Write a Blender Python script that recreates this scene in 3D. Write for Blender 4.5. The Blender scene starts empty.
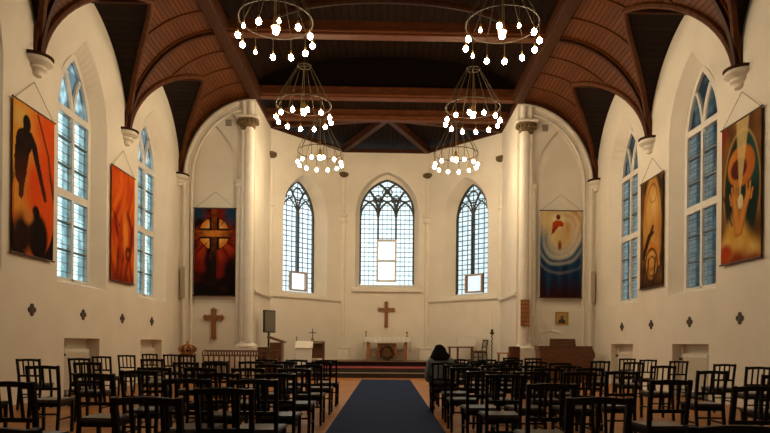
import bpy, bmesh, math, random
from mathutils import Vector, Matrix, noise
random.seed(7)
PI = math.pi
S = bpy.context.scene
C = S.collection

# ------------------------------------------------------------------ helpers
class MB:
    def __init__(self):
        self.b = bmesh.new(); self.uv = None
    def v(self, p): return self.b.verts.new(p)
    def face(self, pts, uvs=None):
        f = self.b.faces.new([self.b.verts.new(p) for p in pts])
        if uvs:
            if self.uv is None: self.uv = self.b.loops.layers.uv.new('UVMap')
            for l, u in zip(f.loops, uvs): l[self.uv].uv = u
        return f
    def box(self, x0, x1, y0, y1, z0, z1, bev=0, M=None):
        vs = [self.b.verts.new((x, y, z)) for z in (z0, z1) for y in (y0, y1) for x in (x0, x1)]
        fs = [self.b.faces.new([vs[i] for i in q]) for q in ((0,2,3,1),(4,5,7,6),(0,1,5,4),(2,6,7,3),(0,4,6,2),(1,3,7,5))]
        if M is not None: bmesh.ops.transform(self.b, matrix=M, verts=vs)
        if bev:
            es = {e for f in fs for e in f.edges}
            bmesh.ops.bevel(self.b, geom=list(es), offset=bev, segments=2, affect='EDGES', profile=.5)
        return vs
    def cyl(self, p0, p1, r0, r1=None, n=10, cap=True):
        self.tube([p0, p1], r0, n, cap, [r0, r0 if r1 is None else r1])
    def tube(self, pts, r, n=8, cap=True, radii=None):
        pts = [Vector(p) for p in pts]; rings = []
        t0 = (pts[1]-pts[0]).normalized()
        u = t0.orthogonal().normalized()
        for i, p in enumerate(pts):
            a = pts[max(i-1, 0)]; c = pts[min(i+1, len(pts)-1)]
            t = (c-a).normalized(); u = (u - t*u.dot(t)).normalized(); w = t.cross(u)
            rr = radii[i] if radii else r
            rings.append([self.b.verts.new(p + (u*math.cos(2*PI*k/n)+w*math.sin(2*PI*k/n))*rr) for k in range(n)])
        for A, B in zip(rings, rings[1:]):
            for k in range(n): self.b.faces.new((A[k], A[(k+1)%n], B[(k+1)%n], B[k]))
        if cap:
            self.b.faces.new(rings[0][::-1]); self.b.faces.new(rings[-1])
    def ring(self, c, R, r, n=32, m=8):
        vs = []
        for i in range(n):
            a = 2*PI*i/n
            vs.append([self.b.verts.new((c[0]+(R+r*math.cos(2*PI*k/m))*math.cos(a), c[1]+(R+r*math.cos(2*PI*k/m))*math.sin(a), c[2]+r*math.sin(2*PI*k/m))) for k in range(m)])
        for i in range(n):
            for k in range(m):
                self.b.faces.new((vs[i][k], vs[(i+1)%n][k], vs[(i+1)%n][(k+1)%m], vs[i][(k+1)%m]))
    def lathe(self, prof, c=(0,0,0), n=20, a0=0, a1=2*PI, sy=1.0):
        full = abs(a1-a0) > 6.28; k = n if full else n+1
        rings = []
        for r, z in prof:
            rings.append([self.b.verts.new((c[0]+max(r, 1e-4)*math.cos(a0+(a1-a0)*i/n), c[1]+sy*max(r, 1e-4)*math.sin(a0+(a1-a0)*i/n), c[2]+z)) for i in range(k)])
        for A, B in zip(rings, rings[1:]):
            for i in range(n if full else n):
                j = (i+1) % k
                if not full and i+1 >= k: continue
                self.b.faces.new((A[i], A[j], B[j], B[i]))
        if full:
            self.b.faces.new(rings[0][::-1]); self.b.faces.new(rings[-1])
    def ball(self, c, r, sub=2, s=(1,1,1)):
        M = Matrix.Translation(c) @ Matrix.Diagonal((r*s[0], r*s[1], r*s[2], 1))
        bmesh.ops.create_icosphere(self.b, subdivisions=sub, radius=1, matrix=M)
    def prism(self, poly, y0, y1, M=None):          # polygon in x,z extruded along y
        A = [self.b.verts.new((x, y0, z)) for x, z in poly]; B = [self.b.verts.new((x, y1, z)) for x, z in poly]
        n = len(poly)
        self.b.faces.new(A); self.b.faces.new(B[::-1])
        for i in range(n): self.b.faces.new((A[i], B[i], B[(i+1)%n], A[(i+1)%n]))
        if M is not None: bmesh.ops.transform(self.b, matrix=M, verts=A+B)
    def strip(self, outer, inner, y0, y1):          # band between two outlines in x,z, extruded y0..y1
        n = len(outer)
        R = [[self.b.verts.new((p[0], y, p[1])) for p in L] for L, y in ((outer, y0), (inner, y0), (inner, y1), (outer, y1))]
        for a in range(4):
            A, B = R[a], R[(a+1) % 4]
            for i in range(n-1): self.b.faces.new((A[i], A[i+1], B[i+1], B[i]))
        for e in (0, -1): self.b.faces.new([R[a][e] for a in range(4)])
    def rect_sweep(self, pts, lat, w, h, inward):   # rectangular rib; lat = lateral vector, inward(p,t)-> depth dir
        lat = Vector(lat).normalized(); rings = []
        pts = [Vector(p) for p in pts]
        for i, p in enumerate(pts):
            t = (pts[min(i+1, len(pts)-1)]-pts[max(i-1, 0)]).normalized()
            n = lat.cross(t).normalized()*inward
            rings.append([self.b.verts.new(q) for q in (p-lat*w/2-n*.03, p+lat*w/2-n*.03, p+lat*w/2+n*h*.6, p+lat*w*.28+n*h, p-lat*w*.28+n*h, p-lat*w/2+n*h*.6)])
        for A, B in zip(rings, rings[1:]):
            for k in range(6): self.b.faces.new((A[k], A[(k+1)%6], B[(k+1)%6], B[k]))
        self.b.faces.new(rings[0][::-1]); self.b.faces.new(rings[-1])
    def xf(self, M): bmesh.ops.transform(self.b, matrix=M, verts=self.b.verts[:])
    def build(self, name, mat, parent=None, smooth=False, merge=False):
        if merge: bmesh.ops.remove_doubles(self.b, verts=self.b.verts[:], dist=1e-4)
        bmesh.ops.recalc_face_normals(self.b, faces=self.b.faces[:])
        me = bpy.data.meshes.new(name); self.b.to_mesh(me); self.b.free()
        if smooth:
            me.polygons.foreach_set('use_smooth', [True]*len(me.polygons))
        me.materials.append(mat)
        o = bpy.data.objects.new(name, me); C.objects.link(o)
        if smooth and hasattr(me, 'set_sharp_from_angle'): me.set_sharp_from_angle(angle=math.radians(40))
        if parent: o.parent = parent
        return o

def tag(o, label=None, cat=None, group=None, kind=None):
    if label: o['label'] = label
    if cat: o['category'] = cat
    if group: o['group'] = group
    if kind: o['kind'] = kind
    return o
def empty(name, loc=(0,0,0), rz=0):
    o = bpy.data.objects.new(name, None); C.objects.link(o)
    o.location = loc; o.rotation_euler = (0, 0, rz); o.empty_display_size = .2
    return o
def copy_tree(o, parent=None):
    c = o.copy(); C.objects.link(c); c.parent = parent
    for ch in list(o.children): copy_tree(ch, c)
    return c

# ------------------------------------------------------------------ materials
def nodes(name):
    m = bpy.data.materials.new(name); m.use_nodes = True
    nt = m.node_tree; return m, nt, nt.nodes, nt.links, nt.nodes['Principled BSDF']
def mat(name, col, rough=.6, metal=0, var=.12, scale=6, bump=0.0, stretch=(1,1,1), spec=.5):
    m, nt, N, L, P = nodes(name)
    P.inputs['Roughness'].default_value = rough; P.inputs['Metallic'].default_value = metal
    P.inputs['Specular IOR Level'].default_value = spec
    tc = N.new('ShaderNodeTexCoord'); mp = N.new('ShaderNodeMapping'); mp.inputs['Scale'].default_value = stretch
    nz = N.new('ShaderNodeTexNoise'); nz.inputs['Scale'].default_value = scale; nz.inputs['Detail'].default_value = 5
    L.new(tc.outputs['Object'], mp.inputs['Vector']); L.new(mp.outputs[0], nz.inputs['Vector'])
    r = N.new('ShaderNodeValToRGB')
    r.color_ramp.elements[0].position = .3; r.color_ramp.elements[1].position = .7
    r.color_ramp.elements[0].color = [c*(1-var) for c in col]+[1]; r.color_ramp.elements[1].color = [min(1, c*(1+var)) for c in col]+[1]
    L.new(nz.outputs['Fac'], r.inputs[0]); L.new(r.outputs[0], P.inputs['Base Color'])
    if bump:
        b = N.new('ShaderNodeBump'); b.inputs['Strength'].default_value = bump; b.inputs['Distance'].default_value = .02
        L.new(nz.outputs['Fac'], b.inputs['Height']); L.new(b.outputs[0], P.inputs['Normal'])
    return m
def boards(name, col, width, rough=.5, groove=.35):      # boarding, stripe coordinate = uv.x in metres
    m, nt, N, L, P = nodes(name); P.inputs['Roughness'].default_value = rough; P.inputs['Specular IOR Level'].default_value = .25
    uv = N.new('ShaderNodeUVMap'); sp = N.new('ShaderNodeSeparateXYZ'); L.new(uv.outputs[0], sp.inputs[0])
    def mth(op, a, b=None):
        n = N.new('ShaderNodeMath'); n.operation = op
        for i, x in enumerate((a, b)):
            if x is None: continue
            if isinstance(x, (int, float)): n.inputs[i].default_value = x
            else: L.new(x, n.inputs[i])
        return n.outputs[0]
    s = mth('DIVIDE', sp.outputs[0], width); fr = mth('FRACT', s); fl = mth('FLOOR', s)
    g = mth('MAXIMUM', mth('LESS_THAN', fr, .11), mth('GREATER_THAN', fr, .90))
    wn = N.new('ShaderNodeTexWhiteNoise'); wn.noise_dimensions = '1D'; L.new(fl, wn.inputs['W'])
    cb = N.new('ShaderNodeCombineXYZ'); L.new(mth('MULTIPLY', sp.outputs[0], 14.), cb.inputs[0]); L.new(mth('MULTIPLY', sp.outputs[1], .9), cb.inputs[1])
    nz = N.new('ShaderNodeTexNoise'); nz.inputs['Scale'].default_value = 1.5; nz.inputs['Detail'].default_value = 5; L.new(cb.outputs[0], nz.inputs['Vector'])
    f = mth('ADD', mth('MULTIPLY', wn.outputs['Value'], .35), mth('MULTIPLY', nz.outputs['Fac'], .8))
    r = N.new('ShaderNodeValToRGB'); L.new(f, r.inputs[0])
    r.color_ramp.elements[0].position = .2; r.color_ramp.elements[1].position = .9
    r.color_ramp.elements[0].color = [c*.6 for c in col]+[1]; r.color_ramp.elements[1].color = [c*1.4 for c in col]+[1]
    mx = N.new('ShaderNodeMix'); mx.data_type = 'RGBA'; L.new(mth('MULTIPLY', g, 1-groove), mx.inputs['Factor']); L.new(r.outputs[0], mx.inputs['A']); mx.inputs['B'].default_value = (col[0]*.15, col[1]*.15, col[2]*.15, 1)
    L.new(mx.outputs['Result'], P.inputs['Base Color'])
    return m
def floor_mat():
    m, nt, N, L, P = nodes('parquet'); P.inputs['Roughness'].default_value = .38
    tc = N.new('ShaderNodeTexCoord'); br = N.new('ShaderNodeTexBrick'); L.new(tc.outputs['Object'], br.inputs['Vector'])
    br.offset = .5; br.inputs['Scale'].default_value = 1; br.inputs['Brick Width'].default_value = .5; br.inputs['Row Height'].default_value = .09
    br.inputs['Mortar Size'].default_value = .003; br.inputs['Color1'].default_value = (.66, .245, .030, 1); br.inputs['Color2'].default_value = (.44, .155, .018, 1); P.inputs['Specular IOR Level'].default_value = .22; br.inputs['Mortar'].default_value = (.06, .025, .01, 1)
    nz = N.new('ShaderNodeTexNoise'); nz.inputs['Scale'].default_value = 9; nz.inputs['Detail'].default_value = 4
    mp = N.new('ShaderNodeMapping'); mp.inputs['Scale'].default_value = (.5, 4, 1); L.new(tc.outputs['Object'], mp.inputs[0]); L.new(mp.outputs[0], nz.inputs[0])
    mx = N.new('ShaderNodeMix'); mx.data_type = 'RGBA'; mx.blend_type = 'MULTIPLY'; mx.inputs['Factor'].default_value = .5
    L.new(br.outputs['Color'], mx.inputs['A']); L.new(nz.outputs['Color'], mx.inputs['B']); L.new(mx.outputs['Result'], P.inputs['Base Color'])
    return m
def glass_mat(name, tint, lo, sc=(2.2, 1, 5.5), thr=(.35, .65), tint_lo=None):
    m, nt, N, L, P = nodes(name); N.remove(P); out = N['Material Output']
    tc = N.new('ShaderNodeTexCoord'); mp = N.new('ShaderNodeMapping'); mp.inputs['Scale'].default_value = sc
    L.new(tc.outputs['Object'], mp.inputs[0])
    nz = N.new('ShaderNodeTexNoise'); nz.inputs['Scale'].default_value = 1; nz.inputs['Detail'].default_value = 2; L.new(mp.outputs[0], nz.inputs[0])
    r = N.new('ShaderNodeValToRGB'); r.color_ramp.elements[0].position, r.color_ramp.elements[1].position = thr
    tl = tint_lo or [c*lo for c in tint]
    r.color_ramp.elements[0].color = list(tl)+[1]; r.color_ramp.elements[1].color = list(tint)+[1]
    L.new(nz.outputs['Fac'], r.inputs[0])
    t = N.new('ShaderNodeBsdfTransparent'); L.new(r.outputs[0], t.inputs['Color'])
    g = N.new('ShaderNodeBsdfGlossy'); g.inputs['Roughness'].default_value = .15
    mx = N.new('ShaderNodeMixShader'); mx.inputs[0].default_value = .04
    L.new(t.outputs[0], mx.inputs[1]); L.new(g.outputs[0], mx.inputs[2]); L.new(mx.outputs[0], out.inputs[0])
    return m
def emit(name, col, s):
    m, nt, N, L, P = nodes(name); N.remove(P)
    e = N.new('ShaderNodeEmission'); e.inputs[0].default_value = list(col)+[1]; e.inputs[1].default_value = s
    L.new(e.outputs[0], N['Material Output'].inputs[0]); return m
def vcol_mat(name):
    m, nt, N, L, P = nodes(name); P.inputs['Roughness'].default_value = .8
    P.inputs['Specular IOR Level'].default_value = .08
    a = N.new('ShaderNodeVertexColor'); a.layer_name = 'paint'
    nz = N.new('ShaderNodeTexNoise'); nz.inputs['Scale'].default_value = 14; nz.inputs['Detail'].default_value = 4
    mp = N.new('ShaderNodeMath'); mp.operation = 'MULTIPLY_ADD'; L.new(nz.outputs['Fac'], mp.inputs[0]); mp.inputs[1].default_value = .5; mp.inputs[2].default_value = .75
    mx = N.new('ShaderNodeVectorMath'); mx.operation = 'SCALE'; L.new(a.outputs[0], mx.inputs[0]); L.new(mp.outputs[0], mx.inputs['Scale'])
    L.new(mx.outputs[0], P.inputs['Base Color']); return m

WALLM = mat('cream_plaster', (.80, .755, .67), .85, var=.04, scale=1.3, bump=.05)
STONE = mat('cream_stone', (.80, .76, .68), .75, var=.05, scale=4)
GOLD = mat('dull_gilding', (.13, .085, .035), .6, .2, var=.5, scale=18, bump=.6)
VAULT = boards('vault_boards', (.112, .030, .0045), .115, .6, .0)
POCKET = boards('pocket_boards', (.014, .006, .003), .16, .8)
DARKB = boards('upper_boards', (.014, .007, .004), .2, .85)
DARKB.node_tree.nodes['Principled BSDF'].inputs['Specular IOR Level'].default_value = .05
RIB = mat('rib_wood', (.088, .027, .007), .5, spec=.15, var=.3, scale=3, stretch=(4, 4, 1))
RIBD = mat('dark_rib_wood', (.045, .013, .004), .5, spec=.15, var=.3, scale=3, stretch=(4, 4, 1))
BEAM = mat('beam_wood', (.090, .026, .008), .5, spec=.15, var=.3, scale=3, stretch=(1, 6, 6))
FLOOR = floor_mat()
CARPET = mat('blue_carpet', (.016, .033, .088), .95, var=.15, scale=60, bump=.3, spec=.1)
REDC = mat('red_carpet', (.30, .035, .045), .9, var=.2, scale=20)
STEP = mat('dark_step_wood', (.035, .020, .014), .5, var=.3, scale=5)
DAISF = mat('dais_boards', (.16, .085, .045), .5, var=.2, scale=5)
BLACK = mat('black_lacquered_wood', (.006, .0055, .0065), .40, var=.2, scale=8, spec=.22)
SEATM = mat('black_leatherette', (.040, .042, .050), .28, var=.15, scale=20)
WHITEP = mat('white_frame_paint', (.72, .70, .66), .5, var=.05)
LEAD = mat('lead_cames', (.05, .06, .065), .6, var=.2)
PALEB = mat('pale_grey_bars', (.34, .42, .45), .6, var=.1)
BARS = mat('thin_iron_bars', (.10, .13, .145), .6, var=.2)
BROWNF = mat('casement_wood', (.42, .30, .22), .5, var=.15)
IRON = mat('dark_bronze', (.06, .042, .022), .4, .7, var=.3)
RINGM = mat('blackened_iron', (.035, .025, .016), .6, .0, var=.3, spec=.2)
BRASS = mat('worn_brass', (.38, .24, .08), .35, .9, var=.2)
OAK = mat('orange_oak', (.36, .15, .045), .45, var=.3, scale=4, stretch=(5, 5, 1))
OAKD = mat('brown_oak', (.24, .095, .028), .5, var=.3, scale=4, stretch=(5, 5, 1))
WOODB = mat('brown_wood', (.13, .05, .02), .4, var=.3, scale=4, stretch=(1, 6, 6))
WOODD = mat('dark_brown_wood', (.05, .022, .012), .4, var=.3, scale=4)
CLOTH = mat('white_linen', (.86, .84, .80), .9, var=.05, scale=30, bump=.2)
GREYP = mat('grey_plastic', (.30, .27, .23), .5, var=.05)
GREYS = mat('dull_grey_screen', (.16, .145, .12), .45, var=.05)
SPK = mat('beige_speaker', (.46, .40, .30), .6, var=.05)
SCREEN = mat('grey_screen', (.10, .095, .085), .25, var=.05)
BLKP = mat('black_plastic', (.015, .015, .015), .4, var=.1)
RADM = mat('radiator_enamel', (.74, .70, .62), .4, var=.03)
CORD = mat('grey_cord', (.25, .20, .15), .8, var=.1)
CROSSM = mat('dark_wall_cross', (.05, .03, .022), .5, var=.3)
WAX = mat('candle_wax', (.85, .80, .66), .5, var=.03)
SKIN = mat('skin', (.55, .33, .23), .55, var=.06)
HAIR = mat('dark_hair', (.006, .005, .0045), .8, var=.4, scale=30, stretch=(6, 6, 1), spec=.08)
COAT = mat('grey_green_coat', (.26, .29, .275), .85, var=.25, scale=9, bump=.4)
TROU = mat('dark_trousers', (.03, .03, .04), .8, var=.2)
ART = vcol_mat('painted_canvas')
BULB = emit('warm_bulb', (1, .75, .45), 168)
BULBS = emit('small_warm_bulb', (1, .77, .48), 80)
FLAME = emit('candle_flame', (1, .6, .2), 6)
def side_glass():        # textured panes: rows of bright bullseyes, stronger towards one edge of each light
    m, nt, N, L, P = nodes('textured_side_glass'); N.remove(P); out = N['Material Output']
    tc = N.new('ShaderNodeTexCoord'); sp = N.new('ShaderNodeSeparateXYZ'); L.new(tc.outputs['Object'], sp.inputs[0])
    def mth(op, a, b=0.):
        n = N.new('ShaderNodeMath'); n.operation = op
        for i, x in enumerate((a, b)):
            if isinstance(x, (int, float)): n.inputs[i].default_value = x
            else: L.new(x, n.inputs[i])
        return n.outputs[0]
    fz = mth('FRACT', mth('DIVIDE', mth('ADD', sp.outputs[2], .03), .205)); fx = mth('FRACT', mth('DIVIDE', sp.outputs[0], .72))
    row = mth('SINE', mth('MULTIPLY', fz, PI)); col = mth('MINIMUM', mth('MULTIPLY', fx, 9.), mth('MAXIMUM', 0., mth('MINIMUM', 1., mth('MULTIPLY', mth('SUBTRACT', .56, fx), 7.)))); col = mth('MINIMUM', col, 1.); row = mth('POWER', row, .4)
    nz_ = N.new('ShaderNodeTexNoise'); nz_.inputs['Scale'].default_value = 3.2; nz_.inputs['Detail'].default_value = 2; L.new(tc.outputs['Object'], nz_.inputs['Vector'])
    f = mth('ADD', mth('MULTIPLY', mth('MULTIPLY', row, col), .50), mth('MULTIPLY', nz_.outputs['Fac'], .60))
    r = N.new('ShaderNodeValToRGB'); L.new(f, r.inputs[0]); e = r.color_ramp.elements
    e[0].position = .28; e[0].color = (.18, .27, .28, 1); e[1].position = .72; e[1].color = (.90, 1, .98, 1)
    k = e.new(.50); k.color = (.55, .74, .75, 1)
    t = N.new('ShaderNodeBsdfTransparent'); L.new(r.outputs[0], t.inputs['Color'])
    g = N.new('ShaderNodeBsdfGlossy'); g.inputs['Roughness'].default_value = .2
    mx = N.new('ShaderNodeMixShader'); mx.inputs[0].default_value = .03
    L.new(t.outputs[0], mx.inputs[1]); L.new(g.outputs[0], mx.inputs[2]); L.new(mx.outputs[0], out.inputs[0]); return m
GL_SIDE = side_glass()
GL_HEAD = glass_mat('dark_head_glass', (.62, .82, .84), .3, (2.0, 1, 1.6), (.50, .68), (.12, .16, .18))
GL_APSE = glass_mat('leaded_apse_glass', (.96, 1, 1.0), .8, (2.5, 1, 4.5), (.3, .6), (.72, .84, .88))
GL_CLEAR = glass_mat('clear_glass', (1, 1, 1), .95)

# ------------------------------------------------------------------ camera (level, shifted lens, tiny yaw and roll)
TH = math.atan(.02); RO = math.radians(.5); HC = 1.2
cd = bpy.data.cameras.new('camera'); cam = bpy.data.objects.new('camera', cd); C.objects.link(cam); S.camera = cam
cd.sensor_fit = 'HORIZONTAL'; cd.sensor_width = 36; cd.lens = 36*600/770
cd.shift_x = -(398-385)/770; cd.shift_y = (344.1-216.5)/770; cd.clip_end = 300
view = Vector((math.sin(TH), math.cos(TH), 0)); right = Vector((math.cos(TH), -math.sin(TH), 0)); up = Vector((0, 0, 1))
r2 = right*math.cos(RO)+up*math.sin(RO); u2 = -right*math.sin(RO)+up*math.cos(RO)
cam.matrix_world = Matrix(((r2.x, u2.x, -view.x, 0), (r2.y, u2.y, -view.y, 0), (r2.z, u2.z, -view.z, HC), (0, 0, 0, 1)))

# ------------------------------------------------------------------ plan
WL, WR, YE, YW = -6.95, 7.1, 20.27, -4.33
BAY = 4.1; CORB = [YE-BAY*k for k in range(7)]
ZS, ZC = 6.65, 9.5         # springing of the vault, top of the cove
ZA = 9.19                  # crown of the wall arches
XL, XR = -4.45, 4.4        # long edge beams

def arch_z(x, w, rise):
    R = (w*w/4+rise*rise)/w; a = min(abs(x), w/2)
    return math.sqrt(max(0, R*R-(a+R-w/2)**2))
def arch_half(z, w, rise):
    R = (w*w/4+rise*rise)/w
    return w/2 if z <= 0 else max(0, math.sqrt(max(0, R*R-z*z))-(R-w/2))
def outline(w, rise, z0, zsp, n=14, inset=0):
    R = (w*w/4+rise*rise)/w; cx = R-w/2; R2 = R-inset
    top = math.asin(min(1, cx/R2)) if cx > 0 else 0
    a1 = math.acos(max(-1, min(1, cx/R2)))
    L = [(-(w/2-inset), z0+inset)]
    for i in range(n+1):
        a = a1*i/n; L.append((cx-R2*math.cos(a), zsp+R2*math.sin(a)))
    Rr = [(-x, z) for x, z in L[::-1]]
    return L+Rr[1:]

def wall(name, ox, oy, ang, length, H, ops, matl=WALLM):
    """ops: dict(c,w,z0,zsp,rise,d,iw[,back]) arched, or dict(c,w,z0,z1,d,back)"""
    m = MB(); br = {0., length}
    for o in ops:
        n = 24 if 'rise' in o else 1
        for i in range(n+1): br.add(round(o['c']-o['w']/2+o['w']*i/n, 5))
    s = 0.
    while s < length: br.add(round(s, 5)); s += 1.
    br = sorted(b for b in br if 0 <= b <= length)
    def hi(o, x): return o['zsp']+arch_z(x-o['c'], o['w'], o['rise']) if 'rise' in o else o['z1']
    for a, b in zip(br, br[1:]):
        if b-a < 1e-6: continue
        mid = (a+b)/2
        hs = sorted([o for o in ops if abs(mid-o['c']) < o['w']/2], key=lambda o: o['z0'])
        za = zb = 0
        for o in hs:
            if o['z0'] > max(za, zb)+1e-4: m.face([(a, 0, za), (b, 0, zb), (b, 0, o['z0']), (a, 0, o['z0'])])
            za, zb = hi(o, a), hi(o, b)
        m.face([(a, 0, za), (b, 0, zb), (b, 0, H), (a, 0, H)])
    for o in ops:
        d = o['d']; c = o['c']
        if 'rise' in o:
            A = outline(o['w'], o['rise'], o['z0'], o['zsp']); k = o.get('iw', o['w'])/o['w']
            B = [(x*k, o['z0']+o.get('sill', 0)+(z-o['z0'])*(1-(1-k)*.25) if z > o['z0'] else z+o.get('sill', 0)) for x, z in A]
            if k == 1: B = [(x, z if z > o['z0'] else z+o.get('sill', 0)) for x, z in A]
        else:
            w = o['w']/2; A = [(-w, o['z0']), (-w, o['z1']), (w, o['z1']), (w, o['z0'])]; B = A
        n = len(A)
        for i in range(n):
            p, q = A[i], A[(i+1) % n]; P2, Q2 = B[i], B[(i+1) % n]
            m.face([(c+p[0], 0, p[1]), (c+q[0], 0, q[1]), (c+Q2[0], d, Q2[1]), (c+P2[0], d, P2[1])])
        if o.get('back'):
            m.face([(c+x, d, z) for x, z in B])
    m.xf(Matrix.Translation((ox, oy, 0)) @ Matrix.Rotation(ang, 4, 'Z'))
    o = m.build(name, matl, merge=True); tag(o, kind='structure'); return o

# ------------------------------------------------------------------ floor, walls
m = MB(); m.box(WL-.6, WR+.6, YW, 27, -.1, 0); fl = m.build('floor', FLOOR); tag(fl, kind='structure')
WINC = [CORB[k]-2.25 for k in (1, 2, 3)]       # centres of the three windows a side that matter (18.02, 13.92, 9.82 shifted below)
WINC = [17.98, 13.9, 9.87, 5.75]
def sidewin(c): return dict(c=c, w=2.2, z0=2.46, zsp=6.35, rise=1.75, d=.30, iw=1.5, sill=.10)
NICHE = [17.95, 13.9, 9.8]
opsL = [sidewin(y-YW) for y in WINC]+[dict(c=y-YW, w=1.6, z0=0, z1=1.27, d=.3, back=True) for y in NICHE]
opsR = [sidewin(YE-y) for y in WINC]+[dict(c=YE-y, w=1.68, z0=0, z1=1.26, d=.3, back=True) for y in NICHE]
wl = wall('wall_left', WL, YW, PI/2, YE-YW, 9.7, opsL)
wr = wall('wall_right', WR, YE, -PI/2, YE-YW, 9.7, opsR)
wall('wall_rear', WR, YW, PI, WR-WL, 11.6, [])
blind = dict(w=1.68, z0=2.43, zsp=6.6, rise=1.9, d=.13, back=True)
wel = wall('wall_east_left', WL, YE, 0, XL-WL, 9.9, [dict(blind, c=-5.8-WL)])
wer = wall('wall_east_right', XR, YE, 0, WR-XR, 9.9, [dict(blind, c=5.8-XR)])
CL0, CL1, CA0, CA1, CR1, CR0 = (XL-.05, YE), (XL-.05, 23.2), (-1.9, 26.), (1.75, 26.), (XR+.05, 23.3), (XR+.05, YE)
def ang(p, q): return math.atan2(q[1]-p[1], q[0]-p[0])
def dist(p, q): return math.hypot(q[0]-p[0], q[1]-p[1])
wcl = wall('wall_chancel_left', *CL0, ang(CL0, CL1), dist(CL0, CL1), 9.47, [])
FAC = dict(w=2.3, z0=3.2, zsp=6.45, rise=1.62, d=.54, iw=1.68, sill=.13)
wal = wall('wall_apse_left', *CL1, ang(CL1, CA0), dist(CL1, CA0), 9.47, [dict(FAC, c=1.77)])
wac = wall('wall_apse_center', *CA0, 0, dist(CA0, CA1), 9.47, [dict(c=1.9, w=2.75, z0=3.6, zsp=6.9, rise=1.75, d=.4, iw=2.36, sill=.18)])
war = wall('wall_apse_right', *CA1, ang(CA1, CR1), dist(CA1, CR1), 9.47, [dict(FAC, c=dist(CA1, CR1)-1.77)])
wcr = wall('wall_chancel_right', *CR1, ang(CR1, CR0), dist(CR1, CR0), 9.47, [])

# mouldings and shafts of the chancel, children of their wall
def along(o, p, q, z, h, dep, inset=0):
    m = MB(); a = ang(p, q); L = dist(p, q)
    m.prism([(-.01, z), (-dep, z+h*.45), (-dep, z+h), (-.01, z+h)], inset, L-inset, Matrix.Translation((p[0], p[1], 0)) @ Matrix.Rotation(a, 4, 'Z') @ Matrix(((0, 1, 0, 0), (1, 0, 0, 0), (0, 0, 1, 0), (0, 0, 0, 1))))
    return m.build('string_course', STONE, o)
along(wcl, CL0, CL1, 2.85, .16, .09, .05); along(wal, CL1, CA0, 2.95, .16, .09, .05)
along(war, CA1, CR1, 2.95, .16, .09, .05); along(wcr, CR1, CR0, 2.85, .16, .09, .05)
m = MB(); m.box(-1.5, 1.52, 25.86, 26.01, 3.44, 3.62, .03); m.build('window_sill', STONE, wac)
def apse_shaft(o, x, y, side, zb=1.0):
    m = MB(); m.lathe([(.11, 1.0), (.11, 6.40), (.19, 6.45), (.19, 6.53), (.11, 6.56), (.11, 6.64), (.20, 6.68), (.20, 6.78), (.09, 6.84), (.09, 8.3)], (x, y, 0), 14)
    m.box(x-.3, x+.3, y-.14, y+.1, 0, 1.0, .01); m.build('wall_shaft', STONE, o, True)
    g = MB(); g.lathe([(.05, 8.38), (.15, 8.41), (.22, 8.47), (.22, 8.55), (.1, 8.6)], (x, y-.02, 0), 14); g.build('gilded_corbel', GOLD, o, True)
    b = MB(); b.box(x-.33, x+.33, y-.18, y+.1, 1.0, 1.06, .01); b.build('base_ledge', STONE, o)
apse_shaft(wal, -1.9, 25.97, 1); apse_shaft(war, 1.75, 25.97, 1)
for o, (x, y) in ((wcl, (CL1[0]+.02, CL1[1])), (wcr, (CR1[0]-.02, CR1[1]))):
    m = MB(); m.lathe([(.09, 0), (.09, 6.45), (.14, 6.5), (.14, 6.6), (.09, 6.64), (.09, 8.3)], (x, y, 0), 14); m.build('wall_shaft', STONE, o, True)
    g = MB(); g.lathe([(.05, 8.33), (.15, 8.36), (.22, 8.42), (.22, 8.52), (.1, 8.57)], (x, y, 0), 14); g.build('gilded_corbel', GOLD, o, True)

# piers of the chancel arch
def pier(x, sx, label):
    t = empty('chancel_pier', (x, YE-.25, 0)); tag(t, label, 'column')
    m = MB(); m.box(-.34, .34, -.2, .2, 0, 1.05, .015); m.build('pedestal', STONE, t)
    m = MB(); m.lathe([(.38, 1.05), (.38, 1.1), (.33, 1.13), (.24, 1.2), (.2, 1.26)], n=24, sy=.6); m.build('base', STONE, t, True)
    m = MB(); m.cyl((-.05*sx, 0, 1.2), (-.05*sx, 0, 8.32), .165, n=20); m.cyl((.15*sx, .03, 1.2), (.15*sx, .03, 8.32), .085, n=14)
    m.build('shaft', STONE, t, True)
    m = MB(); m.lathe([(.2, 8.25), (.24, 8.32), (.25, 8.4), (.34, 8.56), (.36, 8.6), (.3, 8.64)], n=28, sy=.65)
    for k in range(14):
        a = 2*PI*k/14; m.ball((.31*math.cos(a), .2*math.sin(a), 8.5), .07, 1)
    m.build('carved_capital', GOLD, t, True)
    m = MB(); m.box(-.37, .37, -.24, .22, 8.63, 8.7, .015); m.build('abacus', STONE, t)
    m = MB(); m.cyl((-.1*sx, .02, 8.68), (-.1*sx, .02, 9.2), .10, n=14); m.cyl((.14*sx, .02, 8.68), (.14*sx, .02, 9.2), .07, n=14); m.build('upper_shaft', STONE, t, True)
    return t
pier(-4.64, -1, 'white round chancel pier with gilded capital left of the altar apse')
pier(4.64, 1, 'white round chancel pier with gilded capital right of the altar apse, bearing the hymn board')
for o, x in ((wel, -5.02), (wer, 5.0)):
    m = MB(); m.lathe([(.06, 1.2), (.06, 6.4), (.1, 6.43), (.1, 6.5), (.06, 6.53), (.09, 6.6), (.11, 6.66), (.05, 6.7)], (x, YE, 0), 12)
    m.build('blind_arch_shaft', STONE, o, True)
    sg = 1 if x > 0 else -1
    b = MB(); b.box(x+sg*.33-.1, x+sg*.33+.1, YE-.03, YE+.02, 8.47, 8.69, .005); b.build('wall_vent', GREYP, o)
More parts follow.
